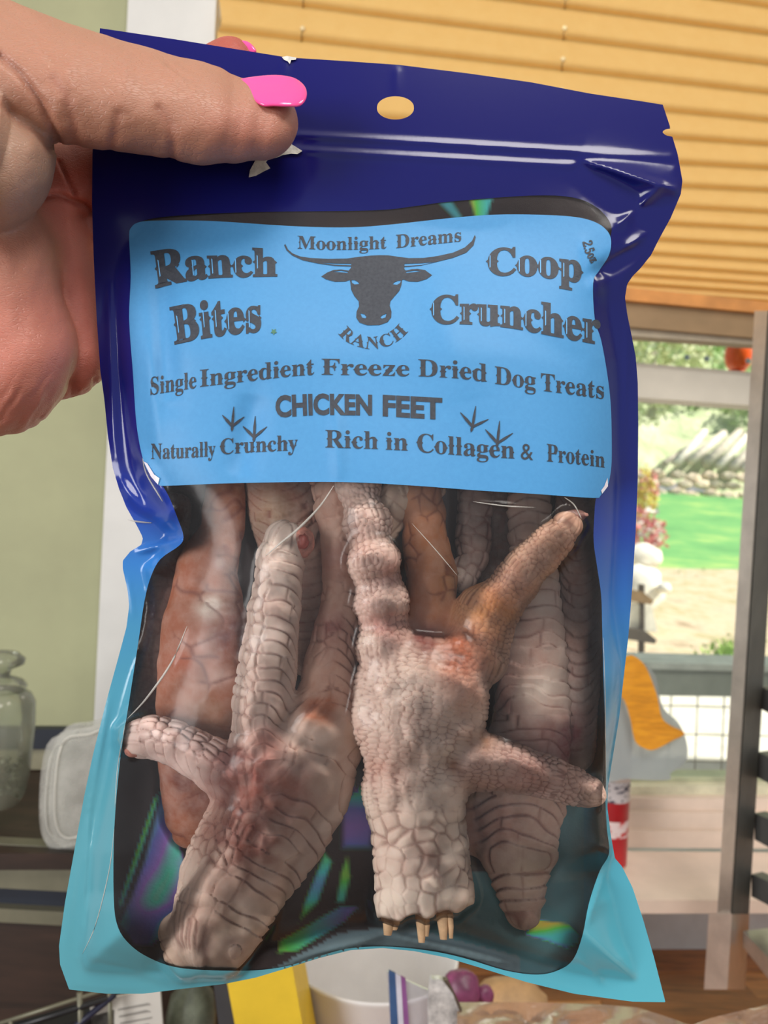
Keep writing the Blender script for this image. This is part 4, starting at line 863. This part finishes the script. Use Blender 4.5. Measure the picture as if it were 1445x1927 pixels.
bk = mesh('back_panel', B(x, y, samp(back, x, y)), f[:, ::-1], m_holo, pouch, True, {'holo': HO, 'hue': HU, 'pcol': PC}); bk['label'] = 'back film with holographic foil inside'
# label sticker
x, y, f = region(LABp, [], 5.)
lab = mesh('label_sticker', B(x, y, zf(x, y)+1.6), f, m_label, pouch, True); lab['label'] = 'sky blue rectangular paper label with rounded corners'
# curled white corners of the sticker
for q in ([(270, 868), (277, 872), (290, 893), (300, 900), (297, 912), (284, 897)], [(1143, 899), (1144, 915), (1133, 929), (1131, 923), (1137, 915)]):
    q = np.array(q, float); a = B(q[:, 0], q[:, 1], zf(q[:, 0], q[:, 1])+4); mesh('curled_corner', *prism_vf(a, B(q[:, 0], q[:, 1], zf(q[:, 0], q[:, 1])+3)), pm('sticker_back', (226, 222, 232), .5), lab)
m_highlight = film_mat('fold_highlight', (236, 236, 240), 1., .1, .35, (240, 238, 230))  # whitish tubes laid along the film folds stand in for their highlights
for q, r_ in (([(628, 914), (600, 955), (560, 996), (528, 1022), (500, 1046)], 2.4), ([(352, 1178), (322, 1248), (275, 1315), (240, 1352)], 2.), ([(1135, 1200), (1138, 1300), (1139, 1400), (1140, 1500)], 1.3), ([(890, 944), (950, 952), (1008, 955)], 1.2), ([(1062, 936), (1080, 950), (1094, 976)], 1.3), ([(775, 985), (820, 1035), (862, 1085)], .8), ([(268, 862), (276, 892), (298, 930), (306, 944)], 1.8), ([(240, 978), (262, 982), (286, 984)], 1.8), ([(215, 1560), (205, 1640), (180, 1740), (155, 1795)], 1.0), ([(236, 1360), (222, 1440), (216, 1520)], 1.1)):
    q = spline(q, 6, False); rr = r_*S*np.sin(np.pi*np.linspace(.06, .94, len(q))); mesh('fold_highlight', *tube_vf(B(q[:, 0], q[:, 1], zf(q[:, 0], q[:, 1])+1.2), rr, 6), m_highlight, pouch, True)
# ---- lettering
k = NT('label_ink'); n1 = k.noise(1200, 3); k.done(k.ramp(n1, [(.3, (38, 44, 56)), (.7, (54, 60, 70))]), .6); m_ink = k.m
m_inl = pm('label_inline', (96, 168, 226), .55)
import bmesh as _bm
def curve_mesh(setup):
    c = bpy.data.curves.new('t', 'FONT'); setup(c); o = bpy.data.objects.new('t', c); C.objects.link(o); bpy.context.view_layer.update()
    ev = o.evaluated_get(bpy.context.evaluated_depsgraph_get()); me = ev.to_mesh(); v = np.array([q.co[:2] for q in me.vertices]).reshape(-1, 2); f = [tuple(p.vertices) for p in me.polygons]; ev.to_mesh_clear()
    bpy.data.objects.remove(o); bpy.data.curves.remove(c); return v, f
def mb(s): return ''.join(chr(0x1D400+ord(c)-65) if 'A' <= c <= 'Z' else chr(0x1D41A+ord(c)-97) if 'a' <= c <= 'z' else chr(0x1D7CE+ord(c)-48) if '0' <= c <= '9' else c for c in s)
GC = {}
def glyph(ch, serif, off):
    key = (ch, serif, off)
    if key not in GC:
        t = mb if serif else (lambda s: s)
        def st(b):
            def g(c): c.body = b; c.size = 1; c.offset = off; c.resolution_u = 4
            return g
        v, f = curve_mesh(st(t(ch))) if ch != ' ' else (np.zeros((0, 2)), [])
        h, _ = curve_mesh(st(t('H'))); b, _ = curve_mesh(st(t(ch+'H'))); GC[key] = (v, f, b[:, 0].max()-h[:, 0].max())
    return GC[key]
capS = glyph('H', True, .0)[0][:, 1].max(); capI = glyph('H', False, .0)[0][:, 1].max()
def subdiv(v2, f, L):
    bm = _bm.new(); vs_ = [bm.verts.new((a, b, 0)) for a, b in v2]
    for q in f:
        try: bm.faces.new([vs_[i] for i in q])
        except ValueError: pass
    _bm.ops.triangulate(bm, faces=bm.faces[:])
    for _ in range(3):
        e = [e for e in bm.edges if e.calc_length() > L]
        if not e: break
        _bm.ops.subdivide_edges(bm, edges=e, cuts=1); _bm.ops.triangulate(bm, faces=bm.faces[:])
    bm.verts.index_update(); v = np.array([q.co[:2] for q in bm.verts]); f = [tuple(x.index for x in q.verts) for q in bm.faces]; bm.free(); return v, f
def decal(name, v2, f, mat, off, L=10):
    v2, f = subdiv(v2, f, L); f = [q if np.cross(v2[q[1]]-v2[q[0]], v2[q[2]]-v2[q[0]]) < 0 else q[::-1] for q in f]
    return mesh(name, B(v2[:, 0], v2[:, 1], zf(v2[:, 0], v2[:, 1])+off), f, mat, lab)
def text(body, path, h, serif=True, off=.0, upn=False, lean=0., spur=.045, inline=0):
    if np.isscalar(h): h = (h, h)
    X = 0.; V = []; Fc = []; SV = []; SF = []; cap = capS if serif else capI
    for ch in body:
        v, f, adv = glyph(ch, serif, off)
        if len(v):
            k0 = len(V); V += (v+[X, 0]).tolist(); Fc += [tuple(i+k0 for i in q) for q in f]
            if serif and spur and ch.isalpha():
                yt = v[:, 1].max() if ch not in 'gpyq' else .46; mid = .5*yt
                # left and right extents where the outline edges cross mid height
                xsq = []
                for q in f:
                    for a, b in zip(q, q[1:]+q[:1]):
                        (xa, ya), (xb, yb_) = v[a], v[b]
                        if (ya-mid)*(yb_-mid) < 0: xsq.append(xa+(xb-xa)*(mid-ya)/(yb_-ya))
                if xsq:
                    for xe, s in ((min(xsq), -1), (max(xsq), 1)):
                        k0 = len(V); V += [[X+xe-s*.02, mid-.06], [X+xe+s*spur, mid], [X+xe-s*.02, mid+.06]]; Fc.append((k0, k0+1, k0+2))
                    if inline:
                        xe = min(xsq)+.045; k0 = len(SV); SV += [[X+xe, mid-.17], [X+xe+.022, mid-.15], [X+xe+.022, mid+.15], [X+xe, mid+.17]]; SF.append((k0, k0+1, k0+2, k0+3))
        X += adv
    V = np.array(V); x0, x1 = V[:, 0].min(), V[:, 0].max(); path = np.array(path, float)
    if len(path) > 2: path = spline(path, 8, False)
    sl = np.concatenate([[0], np.cumsum(np.hypot(*np.diff(path, axis=0).T))]); sl /= sl[-1]
    def mapv(V):
        t = (V[:, 0]-x0)/(x1-x0); px = np.interp(t, sl, path[:, 0]); py = np.interp(t, sl, path[:, 1]); hh = (h[0]+(h[1]-h[0])*t)*V[:, 1]/cap
        if upn:
            e = .02; tx = np.interp(t+e, sl, path[:, 0])-np.interp(t-e, sl, path[:, 0]); ty = np.interp(t+e, sl, path[:, 1])-np.interp(t-e, sl, path[:, 1]); n = np.hypot(tx, ty)
            return np.stack([px+ty/n*hh, py-tx/n*hh], 1)
        return np.stack([px+lean*hh*(1-t), py-hh], 1)
    o = decal('lettering', mapv(V), Fc, m_ink, 2.6, max(6, h[0]*.3))
    if SV: decal('lettering_inline', mapv(np.array(SV)), SF, m_inl, 3.2)
    return o
text('Moonlight', [(560, 467.5), (620, 470), (680, 469.5), (727, 467.5)], 24)
text('Dreams', [(745, 467), (800, 461), (868, 454)], 25)
text('Ranch', [(292, 541), (345, 529), (400, 522), (460, 520), (522, 519)], (66, 49), lean=-.14, inline=1, off=.02)
text('Bites', [(328, 647), (375, 637), (425, 629), (492, 622)], (67, 66), lean=-.14, inline=1, off=.02)
text('Coop', [(914, 517), (990, 518), (1040, 523), (1098, 532)], (48, 56), inline=1, off=.02)
text('Cruncher', [(808, 608), (880, 609), (960, 616), (1040, 631), (1130, 648)], (50, 62), inline=1, off=.02)
text('Single', [(283, 743), (369, 730)], (33, 31)); text('Ingredient', [(376, 728), (480, 716), (540, 709), (591, 705)], (32, 31)); text('Freeze', [(605, 705), (680, 706), (770, 708)], 30)
text('Dried', [(787, 708), (860, 712), (916, 719)], (32, 34)); text('Dog', [(931, 722), (1008, 733)], (33, 34)); text('Treats', [(1018, 735), (1080, 743), (1137, 751)], (33, 34))
text('CHICKEN', [(519, 784), (600, 779), (700, 780)], (37, 35), False, .042, spur=0, lean=-.04); text('FEET', [(720, 781), (832, 788)], (36, 37), False, .042, spur=0)
text('Naturally', [(284, 864), (345, 862), (405, 858)], (29, 28)); text('Crunchy', [(413, 855), (480, 851), (560, 847)], (29, 29))
text('Rich', [(612, 842), (711, 845)], 33); text('in', [(726, 846), (767, 848)], 33); text('Collagen', [(783, 850), (870, 857), (968, 863)], (35, 33)); text('&', [(980, 864), (1003, 866)], 30); text('Protein', [(1029, 868), (1090, 874), (1138, 880)], (33, 29))
text('RANCH', [(636, 628), (652, 643), (680, 654), (703, 657), (733, 650), (754, 638), (768, 624)], 23, upn=True)
text('2.5oz', [(1096, 455), (1101, 474), (1113, 496)], 17, off=.02, upn=True)
def fill(name, loops, off=2.6):
    def mk():
        c = bpy.data.curves.new('t', 'CURVE'); c.dimensions = '2D'; c.fill_mode = 'BOTH'
        for L in loops:
            s = c.splines.new('POLY'); s.points.add(len(L)-1); s.use_cyclic_u = True
            for p, (a, b) in zip(s.points, L): p.co = (a, b, 0, 1)
        o = bpy.data.objects.new('t', c); C.objects.link(o); bpy.context.view_layer.update(); ev = o.evaluated_get(bpy.context.evaluated_depsgraph_get()); me = ev.to_mesh()
        v = np.array([q.co[:2] for q in me.vertices]); f = [tuple(p.vertices) for p in me.polygons]; ev.to_mesh_clear(); bpy.data.objects.remove(o); bpy.data.curves.remove(c); return v, f
    return decal(name, *mk(), m_ink, off, 12)
Z = lambda L: [(520+a/3.6125, 420+b/3.61) for a, b in L]
head = [(60, 140), (78, 178), (110, 205), (160, 225), (230, 236), (350, 242), (480, 240), (560, 228), (640, 220), (700, 217), (760, 218), (830, 228), (900, 237), (1000, 236), (1100, 222), (1200, 200), (1280, 165), (1330, 120), (1348, 80), (1355, 95), (1340, 150), (1290, 200), (1200, 235), (1080, 265), (980, 288), (900, 296), (868, 297), (870, 312), (880, 322), (920, 312), (960, 310), (1010, 318), (1058, 353), (1020, 380), (960, 398), (900, 396), (862, 382), (853, 388), (850, 420), (835, 460), (800, 500), (775, 530), (770, 560), (782, 600), (780, 640), (755, 672), (700, 692), (620, 694), (565, 675), (543, 640), (545, 600), (562, 565), (560, 530), (530, 495), (508, 450), (503, 400), (498, 385), (470, 396), (400, 398), (340, 382), (305, 362), (345, 335), (390, 317), (440, 314), (490, 322), (505, 305), (510, 294), (400, 290), (290, 275), (180, 252), (110, 220), (70, 185), (53, 150)]
holes = [[(510, 387), (530, 386), (555, 400), (563, 413), (532, 416), (514, 405)], [(848, 390), (825, 391), (800, 403), (790, 415), (820, 418), (840, 407)], [(570, 612), (600, 620), (613, 636), (606, 646), (582, 641)], [(748, 614), (722, 624), (706, 638), (716, 648), (742, 640)],
         [(290, 268), (400, 282), (508, 286), (510, 276), (400, 274)], [(870, 276), (985, 272), (1080, 262), (985, 284), (870, 290)], [(380, 330), (440, 322), (484, 330), (486, 338), (430, 333)], [(880, 338), (930, 333), (985, 326), (940, 322), (884, 330)]]
fill('bull_emblem', [Z(head)]+[Z(h) for h in holes])
def strokes(S_):
    V = []; Fc = []
    for (xa, ya), (xb, yb_), wa, wb in S_:
        n = np.array([-(yb_-ya), xb-xa], float); n /= np.linalg.norm(n); k0 = len(V); a = np.array([xa, ya]); b = np.array([xb, yb_])
        V += [a+n*wa, (a*.5+b*.5)+n*max(wa, wb)*1.15, b+n*wb, b-n*wb, (a*.5+b*.5)-n*max(wa, wb)*1.15, a-n*wa]; Fc.append(tuple(range(k0, k0+6)))
    return np.array(V), Fc
for up, l, r_, c_, tl in [((440, 765), (418, 781), (460, 784), (437, 802), (436.5, 812)), ((480, 783), (457, 802), (502, 803), (478, 823), (477, 832)), ((895, 764), (866, 776), (919, 789), (889, 803), (886, 813)), ((940, 792), (913, 808), (965, 815), (936, 834), (934, 842))]:
    v, f = strokes([(c_, up, 2.2, .6), (c_, l, 2.4, .6), (c_, r_, 2.2, .6), (c_, tl, 2.4, .4)]); decal('bird_track', v, f, m_ink, 2.9)
v, f = strokes([((515, 624), (515+6*math.cos(a), 624+6*math.sin(a)), 1.4, .4) for a in np.linspace(.3, 6.58, 6)[:5]]); decal('green_speck', v, f, pm('green_speck', (70, 120, 96), .6), 2.9)
# torn white scraps stuck to the film
m_scrap = pm('torn_paper', (214, 212, 206), .8, var=.15, scale=400, bump=.5, bscale=900)
for q in ([(568, 284), (556, 276), (545, 270), (536, 262), (524, 280), (508, 296), (480, 300), (471, 320), (469, 334), (482, 330), (496, 322), (508, 316), (501, 306), (505, 300), (520, 297), (532, 291), (548, 290), (560, 290)],
          [(530, 107), (540, 105), (558, 108), (556, 113), (548, 113), (545, 121), (541, 115), (534, 113)]):
    q = np.array(q, float); q += RNG.uniform(-1, 1, q.shape); a = B(q[:, 0], q[:, 1], zf(q[:, 0], q[:, 1])+3.5); mesh('torn_scrap', *prism_vf(a, B(q[:, 0], q[:, 1], zf(q[:, 0], q[:, 1])+1)), m_scrap, pouch)

# ================================================================== HAND
def skin_mat():
    k = NT('skin'); t = k.attr('tint').outputs['Vector']
    f = k.noise(110, 5, k.coord(), .6); c = k.mix(k.ramp(f, [(.35, (0, 0, 0)), (.8, (90, 90, 90))]), t, (206, 128, 108))
    mp = k.n('Mapping'); mp.inputs['Scale'].default_value = (1, 1, 3.2); mp.inputs['Rotation'].default_value = (0, .7, 0); k.l(k.coord(), mp.inputs[0])
    vo = k.n('TexVoronoi', feature='DISTANCE_TO_EDGE'); vo.inputs['Scale'].default_value = 650; k.l(mp.outputs[0], vo.inputs['Vector'])
    b1 = k.bump(k.ramp(vo.outputs['Distance'], [(0, (0, 0, 0)), (.12, (255, 255, 255))]), .35, .0002); b2 = k.bump(f, .35, .0005, b1)
    k.done(c, .46, 0, b2); k.b.inputs['Subsurface Weight'].default_value = .35; k.b.inputs['Subsurface Radius'].default_value = (1, .35, .2); k.b.inputs['Subsurface Scale'].default_value = .004
    return k.m
m_skin = skin_mat()
thumb_c = (172, 124, 102); palm_c = (186, 118, 102); deep_c = (168, 82, 70)
HC = [
    dict(pts=[(492, 232, 84, 70), (440, 226, 90, 82), (380, 216, 100, 95), (300, 196, 112, 97), (210, 180, 122, 104), (110, 156, 128, 112), (-40, 118, 120, 132)], col=thumb_c),
    dict(pts=[(-70, 290, 130, 172), (-40, 300, 120, 146)], col=(168, 134, 114), k=9),
    dict(pts=[(-60, 500, 20, 150), (-14, 662, 10, 160)], col=palm_c, k=12),
    dict(pts=[(30, 400, -60, 110), (100, 540, -100, 100), (118, 664, -90, 88)], col=(192, 112, 100), k=12),
    dict(pts=[(40, 360, -60, 90), (135, 338, -80, 76), (260, 260, -95, 56), (345, 160, -82, 52), (430, 114, -60, 47)], col=deep_c, k=14),
    dict(pts=[(90, 440, -110, 70), (230, 385, -175, 55), (360, 350, -180, 50), (470, 345, -150, 42)], col=deep_c, k=14),
    dict(pts=[(100, 560, -120, 70), (240, 520, -200, 52), (380, 500, -205, 46), (450, 500, -190, 38)], col=deep_c, k=14),
    dict(pts=[(110, 650, -110, 62), (230, 640, -190, 44), (330, 622, -195, 38), (390, 620, -185, 32)], col=deep_c, k=14),
    dict(pts=[(-60, 500, 0, 170), (-320, 700, -10, 190), (-560, 900, 0, 190)], col=(182, 132, 110), k=30),
]
hfn = lambda p: sdf(p, HC, 14)
v, f = nets(hfn, (-560, -90, -270), (575, 1050, 320), 5.0)
n = grad(hfn, v, 2.5); v = v-n*hfn(v)[:, None]; n = grad(hfn, v, 2.5)
ws = 0; tint = 0
for c in HC:
    d = chain_dist(v, c['pts']); wt = np.exp(-np.clip(d, 0, 90)/12.)[:, None]; ws = ws+wt; tint = tint+wt*np.array(lin(c['col']))
tint = tint/ws; disp = np.zeros(len(v)); fr = v[:, 2] > -40
for L, wd, amp, zc in [([(322, 300), (326, 265), (318, 235), (300, 205)], 10, 4, 40), ([(205, 290), (216, 250), (222, 215)], 10, 2.6, 40), ([(142, 275), (140, 235), (124, 180), (100, 150)], 10, 2.6, 40), ([(0, 105), (40, 140), (75, 190), (98, 240), (108, 275)], 8, 9, 40), ([(0, 190), (28, 222), (70, 250), (100, 285)], 7, 5, 60), ([(0, 30), (60, 60), (100, 120)], 6, 2, 60),
                       ([(112, 305), (125, 335), (140, 365)], 4, 6, -200), ([(60, 372), (110, 366), (160, 388), (178, 405)], 6, 9, -200), ([(8, 470), (45, 540), (92, 602), (125, 670), (139, 735), (138, 768)], 9, 6, -201), ([(75, 790), (85, 740), (98, 700)], 5, 4, -200), ([(175, 755), (180, 715)], 5, 4, -200), ([(300, 118), (330, 140), (345, 150)], 5, -2, 40), ([(318, 122), (350, 150), (372, 160)], 4, 1.6, 40), ([(340, 118), (362, 140)], 3, 1.4, 40)]:
    d = poly_line_d(v[:, 0], v[:, 1], L); m = np.exp(-(d/wd)**2)*(v[:, 2] > zc)*((v[:, 2] < 60) | (zc > -100))*(n[:, 2] > -.2); disp -= m*amp; tint = tint*(1-0.22*np.clip(m, 0, 1)[:, None]*(amp > 2))+np.array(lin((150, 72, 60)))*.22*np.clip(m, 0, 1)[:, None]*(amp > 2)
# fine oblique wrinkles on the heel of the hand and thumb
wr_ = np.sin((v[:, 0]*.83+v[:, 1]*.55)/4.2+3*vnoise(v, 22.)); disp += 1.3*wr_*sm(680, 760, v[:, 1])*np.clip(vnoise(v+7, 30.)*1.6, 0, 1)
disp += (vnoise(v, 55.)-.5)*5+(vnoise(v, 20.)-.5)*1.2
tip = np.exp(-(((v[:, 0]-470)/90)**2+((v[:, 1]-250)/60)**2))*(v[:, 2] > 20); tint = tint*(1-.45*tip[:, None])+np.array(lin((186, 112, 100)))*.45*tip[:, None]
v = v+n*disp[:, None]
# keep the flesh clear of the film
zfh = zf(v[:, 0], v[:, 1]); zbh = samp(back, v[:, 0], v[:, 1]); ins = inside(v[:, 0], v[:, 1], OUT)
push = ins & (v[:, 2] < zfh+1.5) & (v[:, 2] > -8) & (v[:, 1] < 330) & (n[:, 2] < .1) & (v[:, 0] > 110); v[push, 2] = zfh[push]+1.5
push = ins & (v[:, 2] > zbh-3) & (v[:, 2] < 12); v[push, 2] = zbh[push]-3
hand = mesh('person', B(v[:, 0], v[:, 1], v[:, 2]), f, m_skin, None, True, {'tint': tint.astype(np.float32)})
tag(hand, "left hand with glossy pink nails pinching the pouch's top corner", 'person')
m_nail = pm('pink_nail_polish', (255, 82, 158), .12, var=.03, spec=.6)
def nail(poly, zfun, th, name='thumb_nail'):
    q = spline(poly, 5); cxy = q.mean(0); rings = [q]; V = []; N = len(q)
    for s in (1, .93, .8, .6, .4, .2):
        for a in q: p_ = cxy+(a-cxy)*s; V.append((p_[0], p_[1], zfun(p_[0], p_[1])+(0 if s == 1 else th*min(1, (1-s)*9))))
    V.append((*cxy, zfun(*cxy)+th)); k0 = len(V)
    for a in q: V.append((a[0], a[1], zfun(a[0], a[1])-th))
    V.append((*cxy, zfun(*cxy)-th))
    Fc = [(r*N+i, r*N+(i+1) % N, (r+1)*N+(i+1) % N, (r+1)*N+i) for r in range(5) for i in range(N)]+[(5*N+i, 5*N+(i+1) % N, 6*N) for i in range(N)]
    Fc += [(i, k0+i, k0+(i+1) % N, (i+1) % N) for i in range(N)]+[(k0+(i+1) % N, k0+i, k0+N) for i in range(N)]
    V = np.array(V); return mesh(name, B(V[:, 0], V[:, 1], V[:, 2]), Fc, m_nail, hand, True)
nail([(443, 160), (448, 150), (478, 144), (520, 141), (552, 146), (570, 158), (577, 172), (575, 188), (563, 200), (540, 201), (515, 200), (496, 200), (478, 190), (460, 174)], lambda x, y: 138+26*min(1, max(-.6, (y-172)/32))-14*((y-172)/32)**2*.5-10*((x-505)/70)**2-6*max(0, (x-540)/30), 5)
nail([(452, 78), (466, 78), (478, 88), (482, 98), (470, 108), (456, 100)], lambda x, y: -48-((y-90)/14)**2*3, 4, 'finger_nail')
